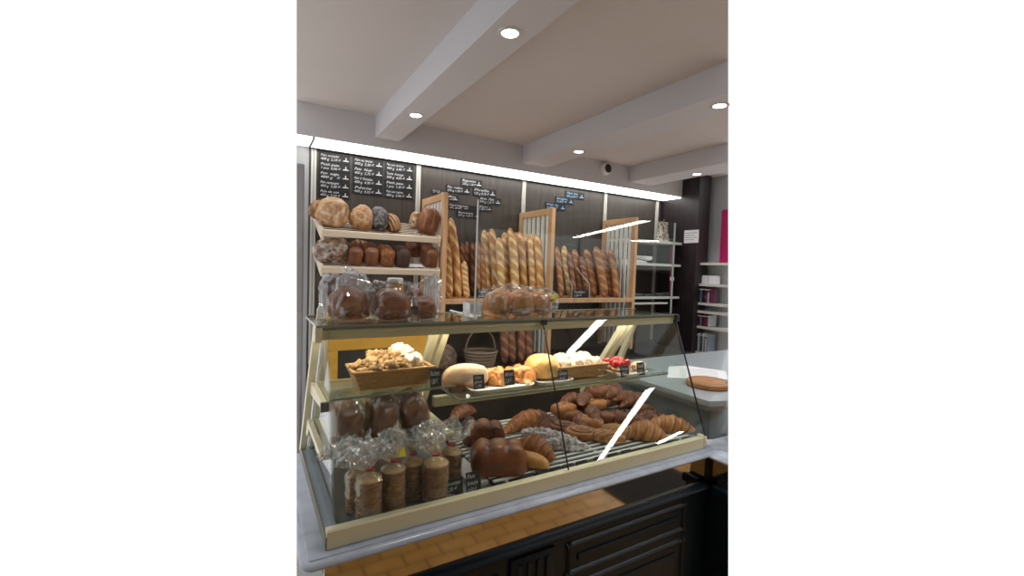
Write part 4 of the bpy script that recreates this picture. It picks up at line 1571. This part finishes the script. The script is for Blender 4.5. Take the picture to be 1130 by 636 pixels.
# loaves on the glass top
tops = [
    ('dark brown loaf in a clear bag, leftmost on the glass top of the case', (384, 354.5), .145, .13, .112, 51, (-.03, 0, .02)),
    ('rounded brown loaf in a tight clear bag on the glass top, middle of three', (431.5, 355), .140, .13, .112, 52, None),
    ('brown loaf in a peaked clear bag, beside the foot of the left divider', (466, 353.5), .108, .12, .088, 53, (.01, .0, .06)),
]
for i, (lab, (px, py), w, d_, h, sd, pk) in enumerate(tops):
    P = PZ(px, py, ZG)
    y = max(P.y + .055, 1.50)
    P = PY(px, py, y)
    t = thing('bagged_loaf', (P.x, y, ZG), lab, 'bagged loaf', 'bagged loaves on the glass top', (0, 0, [.15, -.1, -.2][i]))
    me = loaf('loaf', 'c_mie', w * .88, d_ * .88, h * .93, .62, .7, .42, 44, 28,
              (lambda u, P_: (.004 * nz(u, 2.5), (.4 * max(0, 1 - abs(u.z - .1) / .25), 0, .5 * max(0, nz(u + Vector((sd, 0, 0)), 2.))))), sd, lump=.08, e_top=.8)
    link('loaf', me, t, (0, 0, .002))
    link('bag', bag_hull(w * 1.12, d_ * 1.04, h * 1.15, sd, 'film', peak=pk, rough=.09), t)
    if i == 0:
        link('bag_mouth', flare(.012, .036, .05, 2.), t, (.03, .055, .105), (R(-10), R(25), 0))
    if i == 2:
        m2 = loaf('loaf', 'c_mie', w * .5, d_ * .4, h * .5, .8, .8, .42, 30, 18, None, 60)
        link('loaf_end', m2, t, (-.022, .02, .064), (0, R(-20), 0))
# bag of round buns behind the screen
P = PZ(571, 348.5, ZG)
t = thing('bagged_buns', (P.x + .02, 1.515, ZG), 'clear bag of shiny round buns lying behind the upright screen', 'bagged buns')
t.location.x = PY(572, 345, 1.515).x
bun = loaf('bun', 'p_bun', .112, .11, .098, .8, 1, .35, 40, 24, None, 61, lump=.04)
for x, y, z, s in ((-.102, -.005, 0, 1), (-.008, -.02, 0, 1.02), (.088, -.005, 0, 1), (-.05, .055, .006, .98), (.045, .055, .006, .98)):
    link('bun', bun, t, (x, y, z + .002), (0, 0, x * 9), s)
link('bag', bag_hull(.315, .205, .112, 63, 'film', 44, 20), t)
MB().tube([(.125, -.06, .06), (.14, -.05, .08), (.15, -.03, .07)], .012, 8).build('label_tag', 'yellow', t, .8)
# acrylic block and plate beside it
t = thing('acrylic_stand', PZ(522, 349, ZG), 'small clear acrylic stand on the glass top just left of the screen edge', 'stand')
t.location = (PY(521, 340, 1.53).x, 1.53, ZG)
MB().box((-.024, -.03, .0005), (.024, .03, .004)).box((-.024, .026, .004), (.024, .030, .055)).box((-.024, -.03, .004), (-.021, .026, .05)).box((.021, -.03, .004), (.024, .026, .05)).build('block', 'film_crinkle', t)
a, b_ = PZ(497, 343.5, ZG), PZ(527, 351.5, ZG)
o = MB().tube([(0, 0, .003), tuple((b_ - a) * 1.0 + Vector((0, 0, .003)))], .0035, 8).build('white_rod', 'white_plastic', None, .8)
o.location = a
tag(o, 'thin white rod lying on the glass top left of the screen', 'rod')
# bag neck, jar and white clip at the back
t = thing('label_jar', (PY(436, 318, 1.585).x, 1.585, ZG), 'small jar with a yellowish label behind the bagged loaves', 'jar')
MB().lathe([(.001, 0), (.026, 0), (.028, .004), (.028, .115), (.024, .122), (.001, .122)], 24).build('body', 'acrylic', t, .5)
MB().lathe([(.0285, .07), (.029, .072), (.029, .110), (.0285, .112)], 24, cap=False).build('label', 'yellow_wood', t, .5)
MB().lathe([(.001, .1222), (.027, .1222), (.027, .133), (.024, .136), (.001, .136)], 24).build('lid', 'white_plastic', t, .5)
t = thing('bag_clip', (PY(354, 345, 1.56).x, 1.56, ZG), 'small white rounded clip with a yellow tie at the left end of the glass top', 'clip')
MB().prism([(-.012, 0), (.012, 0), (.013, .025), (.006, .042), (-.004, .044), (-.011, .03)], 'y', -.006, .006).build('body', 'white_plastic', t)
MB().prism([(.018, 0), (.036, 0), (.04, .02), (.03, .042), (.022, .036)], 'y', -.004, .006).build('tie', 'yellow', t)
t = thing('empty_bag', (PY(388, 318, 1.60).x, 1.59, ZG), 'crumpled clear bag standing up behind the leftmost bagged loaf', 'bag')
link('body', bag_hull(.10, .04, .15, 71, 'film_crinkle', rough=.09), t)

# bagged tin loaves on the loaf shelf
mids = [('upright dark tin loaf in clear film, leftmost on the loaf shelf', 383, 491, .098, .143, 0.0, 81),
        ('upright brown tin loaf with bright film glare, second on the loaf shelf', 421, 491, .098, .145, R(6), 82),
        ('brown tin loaf in film leaning left, third on the loaf shelf', 462, 487, .098, .145, R(-16), 83)]
for i, (lab, px, py, w, h, tilt, sd) in enumerate(mids):
    P = PZ(px, py, 1.044)
    y = 1.452
    t = thing('bagged_tin_loaf', (PY(px, 470, y - .05).x + .004, y, 1.0445), lab, 'bagged loaf', 'bagged tin loaves on the loaf shelf', (0, tilt, 0))
    if tilt:
        t.location.z += abs(math.sin(tilt)) * w * .42
    link('loaf', tin('c_mie', w * .96, h * .93, .15, sd, lambda u, P_: (0, (.25 * max(0, 1 - abs(u.z - .3) / .3), 0, 0))), t, (0, 0, .001))
    link('bag', bag_hull(w * 1.05, .168, h * .97, sd, 'film', rough=.045), t)
    link('bag_mouth', flare(.012, .034, .06, sd), t, (.01 * (i - 1), -.075, .03), (R(115), 0, 0))

# stacks of rusks in bags on the floor of the left bay
ru_specs = [  # px, py of base centre, dia px, top py, y depth
    (391, 572, 20, 519, 1.335), (406.5, 578, 28, 522, 1.275), (433.5, 568, 26, 512, 1.29), (454, 560, 24, 505, 1.335), (480, 559, 28, 505, 1.285), (497.5, 540, 22, 496, 1.40)]
rl_ = ['leftmost at the back', 'foremost left one', 'third from the left', 'set back in the middle', 'the right one in front', 'rightmost at the back']
fl = [(-.02, 0, -38), (-.01, 0, -22), (.0, .02, -20), (-.01, .02, -28), (.005, .0, -14), (.02, .0, 24)]
for i, (px, py, dpx, tpy, y) in enumerate(ru_specs):
    P = PY(px, py, y)
    T = PY(px, tpy, y)
    dep = (Vector((P.x, y, .9)) - EYE).dot(fwd)
    r = dpx / 2 * dep / FPX
    z0 = .871
    h = max(.09, PY(px, tpy + dpx * .22, y).z - z0)
    t = thing('bagged_rusks', (P.x, y, z0), 'tied clear bag of round rusks on the case floor, ' + rl_[i], 'bagged rusks', 'bagged rusk stacks', (0, 0, i * .7))
    n = max(7, int(h / .0098))
    for q in range(1):
        prof = []
        for c in range(n):
            z = h * c / n
            rr_ = r * (.97 + .04 * nz((i, c * 2.3, 0), 1))
            prof += [(rr_ * .88, z), (rr_, z + h / n * .3), (rr_, z + h / n * .72), (rr_ * .88, z + h / n * .98)]
        mb = MB()
        mb.lathe(prof, 28)
        me = mb.mesh('rusk_stack', 'rusk_side', .7)
        link('rusk_stack', me, t)
        mt = loaf('top_rusk', 'rusk', r * 1.94, r * 1.94, .012, .6, 1, .5, 30, 10, None, i)
        link('top_rusk', mt, t, (0, 0, h - .005))
    mb = MB()
    mb.lathe([(r * 1.08, .001), (r * 1.12, h * .15), (r * 1.07, h * .3), (r * 1.12, h * .45), (r * 1.06, h * .6), (r * 1.11, h * .8), (r * 1.1, h), (r * .7, h + .012), (r * .22, h + .026)], 22, cap=False)
    for v in mb.bm.verts:
        v.co.x *= 1 + .09 * nz(v.co * 60, 1)
        v.co.y *= 1 + .09 * nz(v.co * 60 + Vector((3, 3, 3)), 1)
    link('bag', mb.mesh('bag', 'film'), t)
    lx, ly, ang = fl[i]
    link('bag_mouth', flare(.009, .040, .082, i * 1.7 + .5), t, (0, 0, h + .024), (R(-10), R(ang), -i * .7))
    tie = MB()
    tie.tube([(math.cos(a) * .012, math.sin(a) * .012, 0) for a in [2 * PI * q / 14 for q in range(14)]] + [(.012, 0, 0), (.026, -.01, .012)], .0028, 6)
    link('tie', tie.mesh('tie', 'red', .8), t, (0, 0, h + .028))
    if i in (2, 4, 5):
        s_ = MB().prism([(-.014, 0), (.014, -.004), (.012, .024), (-.012, .026)], 'y', -.002, .0).build('sticker', 'yellow', t)
        s_.location = (0, -r * .6, h + .035)
        s_.rotation_euler = (R(-35), 0, -i * .7)

# =================================================================== UPPER SHELF, LEFT: basket of cookies
bx0, bx1 = .284, .548
t = thing('cookie_basket', (.41, 1.47, 1.203), 'pale wicker tray basket heaped with nut and coconut biscuits on the left glass shelf', 'basket')


def wicker_tray(t, w0, d0, w1, d1, h, mat='wicker', courses=6):
    m = MB()
    rings = []
    for c in range(courses * 2 + 1):
        s = c / (courses * 2)
        bulge = .0022 if c % 2 else 0
        w, d_ = (w0 + (w1 - w0) * s) / 2 + bulge, (d0 + (d1 - d0) * s) / 2 + bulge
        ring = []
        nn = 14
        for q in range(4 * nn):
            sd_, f_ = divmod(q, nn)
            f_ = f_ / nn * 2 - 1
            wob = .0018 * math.sin(f_ * 30 + (c // 2) * PI)
            ring.append([(f_ * w, -d_ - wob, s * h), (w + wob, f_ * d_, s * h), (-f_ * w, d_ + wob, s * h), (-w - wob, -f_ * d_, s * h)][sd_])
        rings.append(ring)
    inner = [[(x * .93, y * .9, z) for x, y, z in r_] for r_ in reversed(rings)]
    inner = [[(x, y, max(z, .006)) for x, y, z in r_] for r_ in inner]
    m.loft(rings + inner)
    m.build('weave', mat, t, .8)
    r_ = MB()
    r_.tube([(-w1 / 2, -d1 / 2, h), (w1 / 2, -d1 / 2, h), (w1 / 2, d1 / 2, h), (-w1 / 2, d1 / 2, h), (-w1 / 2, -d1 / 2, h)], .005, 8)
    r_.build('rim', mat, t, .8)


wicker_tray(t, .215, .10, .262, .135, .058)
ck = [loaf('biscuit', 'cookie_nut', .050, .042, .036, .8, 1, .35, 26, 16, None, 90 + s, lump=.35, fine=.2) for s in range(3)]
cw = [loaf('biscuit', 'cookie_coco', .054, .05, .044, .8, 1, .35, 26, 16, None, 95 + s, lump=.4, fine=.25) for s in range(3)]
ni = nc = 0
random.seed(3)
for i, (dx, dy, dz, kind) in enumerate(((-.092, -.025, .0, 0), (-.048, -.03, .0, 0), (-.004, -.03, .0, 0), (.042, -.03, .0, 0), (-.075, .025, .002, 0), (-.03, .025, .002, 0), (.015, .025, .002, 1), (.06, .025, .002, 1), (.086, -.02, .0, 1),
                                        (-.07, -.005, .030, 0), (-.022, .0, .032, 0), (.026, -.008, .03, 0), (.066, -.004, .034, 1), (-.045, .02, .052, 0), (.022, .02, .056, 1), (.05, .03, .05, 1), (-.1, .01, .018, 0), (-.06, -.035, .022, 0), (-.01, -.038, .024, 0), (.035, -.038, .022, 0), (-.02, .035, .05, 0), (.08, .0, .028, 1), (.0, .01, .056, 0))):
    me = (cw if kind else ck)[i % 3]
    o = link('biscuit', me, None, (.41 + dx * 1.03, 1.47 + dy * 1.2, 1.203 + .030 + dz * .9), (random.uniform(-.4, .4), random.uniform(-.4, .4), random.uniform(0, 6)))
    if kind:
        lab, nc = 'white coconut biscuit in the right half of the wicker tray basket, %s of them' % ORD[nc], nc + 1
    else:
        lab, ni = 'brown nut coated biscuit in the wicker tray basket, %s of them from the front left' % ORD[ni], ni + 1
    tag(o, lab, 'biscuit', 'biscuits in the wicker tray basket')

# =================================================================== UPPER SHELF, RIGHT: trays and cakes
ZSH = 1.1625


def tray(cx, cy, w, d_, lab, rot=0., mat='white_plastic', z=ZSH):
    t = thing('serving_tray', (cx, cy, z), lab, 'tray', 'white trays on the glass shelf', (0, 0, rot))
    m = MB()
    prof = [(1, 0), (1.05, .010), (1.07, .012), (1.05, .0135), (.99, .004)]
    rings = []
    for s, zz in prof:
        rings.append([(spow(math.cos(a), .35) * w / 2 * s, spow(math.sin(a), .35) * d_ / 2 * s, zz) for a in [2 * PI * q / 40 for q in range(40)]])
    m.loft(rings)
    m.build('dish', mat, t, .6)
    return t


tray(.795, 1.43, .245, .14, 'white rectangular tray under the pale loaf and the apricot pastries')
tray(1.025, 1.45, .16, .17, 'white tray under the big golden domed cake')
ZTR = ZSH + .006
add_bread('cake', loaf('cake', 'p_pale', .17, .085, .085, .75, .9, .4, 48, 26, lambda u, P: (0, (.9 * max(0, min(1, (-.05 - u.z) / .25)), 0, 0)), 101), (PY(514, 420, 1.46).x, 1.46, ZTR), (0, 0, R(-8)), 'long pale glazed loaf cake with a pinkish base, left on the white tray', 'cake', None)
tart = croissant_mesh(.105, .034, 'p_tart', 31, 5, .8, .9)
tart2 = loaf('apricot_pastry', 'p_tart', .09, .07, .055, .9, .9, .35, 40, 24, lambda u, P: (.006 * nz(u, 4.) + .004 * math.sin(math.atan2(u.y, u.x) * 5), (.6 * max(0, nz(u, 3.)), 0, .6 * max(0, -nz(u, 3.)))), 103, lump=.35, fine=.12)
for i, (px, y, s) in enumerate(((536, 1.47, 1.0), (549, 1.45, 1.05), (563, 1.47, .95), (574, 1.45, 1.05), (586, 1.425, .95))):
    add_bread('apricot_pastry', (tart, tart2)[i % 2], (PY(px, 418, y).x, y, ZTR), (0, 0, -1.2 + .5 * i), 'apricot glazed pastry on the white tray, %s from the left' % ORD[i], 'pastry', 'apricot pastries', s)
add_bread('domed_cake', loaf('domed_cake', 'p_dome', .155, .15, .095, .85, 1, .3, 48, 28, slashes(6, .3, .3, .003, .4, 0, .1), 107), (PY(598, 412, 1.47).x, 1.47, ZTR), (0, 0, .3), 'large golden domed cake at the seam of the front panes', 'cake', None)
t = thing('pastry_basket', (1.185, 1.47, ZSH), 'shallow wicker tray basket of whipped cream pastries on the right glass shelf', 'basket')
wicker_tray(t, .22, .11, .25, .14, .05)
cream_p = loaf('cream_pastry', 'cookie_coco', .062, .06, .06, .8, 1, .35, 32, 18, lambda u, P: (.006 * math.sin(math.atan2(u.y, u.x) * 6 + u.z * 6), (0, 0, 0)), 110, lump=.15)
for i, (dx, dy) in enumerate(((-.08, -.02), (-.025, -.03), (.03, -.02), (.082, -.03), (-.05, .03), (.01, .03), (.065, .028))):
    add_bread('cream_pastry', cream_p, (1.185 + dx, 1.47 + dy, ZSH + .016 + (.012 if dy > 0 else 0)), (0, 0, i), 'whipped cream topped pastry in the shallow basket, %s counted from the left' % ORD[[0, 2, 4, 6, 1, 3, 5][i]], 'pastry', 'cream pastries')
tray(1.415, 1.40, .15, .12, 'white tray with strawberry tartlets at the right end of the glass shelf', R(6))
sb = loaf('strawberry', 'straw', .03, .028, .032, .9, 1, .35, 18, 12, None, 111)
for i, (x, y) in enumerate(((1.36, 1.395), (1.415, 1.415), (1.36, 1.452), (1.42, 1.46))):
    t = thing('strawberry_tartlet', (x, y, ZTR), 'strawberry tartlet with cream on the right end tray, %s' % ('front left one', 'front right one', 'back left one', 'back right one')[i], 'tartlet', 'strawberry tartlets')
    MB().lathe([(.001, 0), (.022, 0), (.029, .018), (.025, .018), (.021, .010), (.001, .010)], 22).build('crust', 'p_tart', t, .6)
    link('cream', loaf('cream', 'cookie_coco', .044, .044, .022, .8, 1, .3, 20, 12, None, 3 + i), t, (0, 0, .009))
    for q in range(4):
        link('strawberry', sb, t, (.014 * math.cos(q * 1.57), .014 * math.sin(q * 1.57), .022 + .002 * q), (.3 * math.cos(q), .3 * math.sin(q), q), .95)
add_bread('filled_roll', loaf('filled_roll', 'p_pale', .075, .06, .04, .8, .9, .35, 30, 18, spots(.4, 2, 5), 113), (1.487, 1.40, ZTR + .002), (0, 0, .2), 'small pale filled roll at the right of the strawberry tartlets', 'pastry', None)

# price cards in the case
cards = [  # px x0,x1,y0,y1, Y, base z, text, label
    (475.5, 488, 402, 422, 1.372, 1.2025, [('Rochers', .9), ('1,80 €', .7)], 'black price card at the right end of the left glass shelf beside the cookie basket'),
    (523.5, 535.5, 413, 428.5, 1.372, ZSH + .015, [('Cake', .7), ('glacé', .8), ('1,90', .7)], 'black price card with bright lettering before the pale loaf cake'),
    (557.5, 568.5, 411, 427.5, 1.375, ZSH + .015, [('Abricot', .9), ('2,10 €', .7)], 'black price card before the apricot pastries'),
    (617.5, 628, 405, 419, 1.37, ZSH + .001, [('Gâteau', .9), ('8,50 €', .7)], 'grey looking price card just right of the pane seam'),
    (686, 695, 402, 414, 1.345, ZSH + .001, [('Fraise', .9), ('2,90 €', .7)], 'dark price card standing before the strawberry tartlets'),
    (704.5, 712.5, 399, 413, 1.34, ZSH + .001, [('Roulé', .9), ('2,50 €', .7)], 'dark price card before the small filled roll'),
    (491.5, 512, 531, 551, 1.262, .872, [('Biscottes', .9), ('3,20 €', .7), ('200 g', .5)], 'black price card by the front rail before the bagged rusks'),
    (516, 532, 521, 544, 1.262, .872, [('Pain', .6), ('brioché', .8), ('4,50 €', .7)], 'black price card by the front rail left of the wire rack'),
]
for x0, x1, y0, y1, Y, z, lines, lab in cards:
    A, B = PY(x0, y0, Y), PY(x1, y0, Y)
    D = PY(x0, y1, Y)
    price_card('price_card', ((A.x + B.x) / 2, Y, z), B.x - A.x, A.z - D.z, lines, lab, 'price cards inside the case', (R(-12), 0, 0))

# =================================================================== WIRE RACK DECK WITH PASTRIES
rk = thing('wire_rack', (1.18, 1.5, .871), 'white wire rack over a black tray on the floor of the right bay', 'rack')
RX0, RX1, RY0, RY1 = .705, 1.683, 1.268, 1.79
MB().box((RX0, RY0, .8712), (RX1, RY1, .876)).build('tray', 'black', rk, world=True)
for i in range(17):
    y = RY0 + .010 + i * (RY1 - RY0 - .02) / 16
    MB().box((RX0, y - .0062, .884), (RX1, y + .0062, .891), .002).build('bar', 'white_plastic', rk, world=True)
for x in (RX0 + .05, (RX0 + RX1) / 2, RX1 - .06):
    MB().box((x - .006, RY0, .876), (x + .006, RY1, .884)).build('cross_bar', 'white_plastic', rk, world=True)
# black clips with tiny labels along the front edge
for i, px in enumerate((563, 582, 601, 619, 640, 668, 690, 712)):
    X = PZ(px, 510, .89).x
    t = thing('label_clip', (X, 1.250, .8715), 'small black label clip on the front edge of the wire rack, %s from the left' % ORD[i], 'label clip', 'label clips on the rack edge')
    MB().box((-.024, -.003, 0), (.024, .003, .028), .001, Matrix.Rotation(R(-20), 4, 'X')).build('clip', 'card_black', t)
    m = MB()
    put_text(m, '1,40 €', -.018, .009, .012, .034, -.0036)
    bmesh.ops.rotate(m.bm, verts=m.bm.verts[:], matrix=Matrix.Rotation(R(-20), 3, 'X'))
    m.build('lettering', 'chalk', t)

ZD = .892
CM = [croissant_mesh(.15, .036, 'p_crois', 1, 7, .9), croissant_mesh(.15, .036, 'p_crois', 2, 7, .5), croissant_mesh(.14, .034, 'p_dark', 3, 7, .9), croissant_mesh(.16, .034, 'p_dark', 4, 9, .25)]
RM = [roll_mesh(.13, .085, .055, 'p_crois', 1), roll_mesh(.13, .085, .055, 'p_dark', 2)]
G = 'pastries on the wire rack'


def put(nm, me, px, py, zc, rot, lab, sc=1., cat='pastry', tilt=(0, 0), z=None):
    """centre of the piece seen at pixel (px,py) when its centre height is zc; rests at z (default: the rack)"""
    P = PZ(px, py, zc)
    return add_bread(nm, me, (P.x, P.y, ZD if z is None else z), (tilt[0], tilt[1], R(rot)), lab, cat, G, sc)


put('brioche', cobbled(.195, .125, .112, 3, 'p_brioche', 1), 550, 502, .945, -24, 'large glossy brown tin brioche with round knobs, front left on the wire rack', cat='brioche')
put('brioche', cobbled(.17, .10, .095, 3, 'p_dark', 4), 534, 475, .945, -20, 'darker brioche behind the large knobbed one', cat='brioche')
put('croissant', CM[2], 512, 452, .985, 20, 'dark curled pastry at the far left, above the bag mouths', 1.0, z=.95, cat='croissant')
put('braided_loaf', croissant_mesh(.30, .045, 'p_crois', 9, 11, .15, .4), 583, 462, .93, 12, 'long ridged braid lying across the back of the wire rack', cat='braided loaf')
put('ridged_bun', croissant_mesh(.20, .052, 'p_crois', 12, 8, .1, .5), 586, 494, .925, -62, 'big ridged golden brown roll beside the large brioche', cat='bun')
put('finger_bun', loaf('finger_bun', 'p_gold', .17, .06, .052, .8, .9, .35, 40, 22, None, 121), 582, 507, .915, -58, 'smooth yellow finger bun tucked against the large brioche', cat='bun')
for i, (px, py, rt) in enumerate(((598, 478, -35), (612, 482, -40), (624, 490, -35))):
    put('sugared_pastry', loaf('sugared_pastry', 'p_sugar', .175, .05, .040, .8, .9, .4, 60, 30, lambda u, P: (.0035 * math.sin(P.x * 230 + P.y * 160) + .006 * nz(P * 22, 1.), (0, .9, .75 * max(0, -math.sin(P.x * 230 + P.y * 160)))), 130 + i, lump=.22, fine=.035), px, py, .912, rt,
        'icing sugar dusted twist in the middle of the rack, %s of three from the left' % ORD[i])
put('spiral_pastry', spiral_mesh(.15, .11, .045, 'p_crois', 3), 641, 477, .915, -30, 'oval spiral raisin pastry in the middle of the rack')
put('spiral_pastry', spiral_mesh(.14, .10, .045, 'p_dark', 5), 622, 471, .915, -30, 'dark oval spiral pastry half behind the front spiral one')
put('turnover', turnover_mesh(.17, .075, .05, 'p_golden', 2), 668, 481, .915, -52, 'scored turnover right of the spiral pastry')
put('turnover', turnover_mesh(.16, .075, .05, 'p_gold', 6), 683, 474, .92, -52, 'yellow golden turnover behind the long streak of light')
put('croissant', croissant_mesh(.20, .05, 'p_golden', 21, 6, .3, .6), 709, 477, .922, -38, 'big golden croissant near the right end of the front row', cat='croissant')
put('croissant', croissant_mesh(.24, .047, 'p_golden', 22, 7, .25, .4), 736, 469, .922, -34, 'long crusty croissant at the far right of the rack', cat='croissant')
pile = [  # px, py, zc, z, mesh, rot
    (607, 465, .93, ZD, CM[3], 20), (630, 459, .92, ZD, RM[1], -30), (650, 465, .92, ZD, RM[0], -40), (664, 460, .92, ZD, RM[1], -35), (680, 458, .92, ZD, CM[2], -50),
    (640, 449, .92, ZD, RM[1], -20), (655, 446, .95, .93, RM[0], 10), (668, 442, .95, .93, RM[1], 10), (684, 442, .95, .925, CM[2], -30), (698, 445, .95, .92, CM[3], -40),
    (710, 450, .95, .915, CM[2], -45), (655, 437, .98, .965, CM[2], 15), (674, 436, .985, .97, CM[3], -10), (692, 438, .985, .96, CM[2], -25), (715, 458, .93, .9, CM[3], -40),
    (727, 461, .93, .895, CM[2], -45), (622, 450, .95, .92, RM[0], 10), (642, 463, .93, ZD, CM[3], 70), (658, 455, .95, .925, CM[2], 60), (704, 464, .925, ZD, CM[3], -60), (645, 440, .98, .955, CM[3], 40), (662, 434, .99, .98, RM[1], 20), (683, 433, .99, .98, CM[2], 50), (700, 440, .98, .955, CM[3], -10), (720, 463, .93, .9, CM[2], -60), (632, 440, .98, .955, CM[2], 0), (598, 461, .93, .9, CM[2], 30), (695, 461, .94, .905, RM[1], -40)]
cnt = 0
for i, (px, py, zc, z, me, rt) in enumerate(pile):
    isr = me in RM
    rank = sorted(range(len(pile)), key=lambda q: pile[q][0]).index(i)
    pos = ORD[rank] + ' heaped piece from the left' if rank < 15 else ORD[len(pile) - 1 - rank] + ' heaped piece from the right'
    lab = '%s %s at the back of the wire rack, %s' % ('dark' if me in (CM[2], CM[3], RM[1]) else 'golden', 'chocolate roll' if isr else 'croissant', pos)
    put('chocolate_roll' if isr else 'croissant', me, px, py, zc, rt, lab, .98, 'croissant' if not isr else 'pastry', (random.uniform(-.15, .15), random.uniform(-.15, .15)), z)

# =================================================================== WORLD AND RENDER SETTINGS
w = bpy.data.worlds.new('world')
bpy.context.scene.world = w
w.use_nodes = True
bg = w.node_tree.nodes['Background']
bg.inputs['Color'].default_value = (1, 1, 1, 1)
bg.inputs['Strength'].default_value = 1.02
sc = bpy.context.scene
sc.view_settings.view_transform = 'Standard'
sc.view_settings.look = 'None'
sc.view_settings.exposure = 0
sc.view_settings.gamma = 1
sc.view_settings.use_curve_mapping = False
sc.cycles.max_bounces = 10
sc.cycles.diffuse_bounces = 4
sc.cycles.glossy_bounces = 4
sc.cycles.transparent_max_bounces = 32
sc.cycles.sample_clamp_indirect = 6
sc.cycles.caustics_reflective = False
sc.cycles.caustics_refractive = False
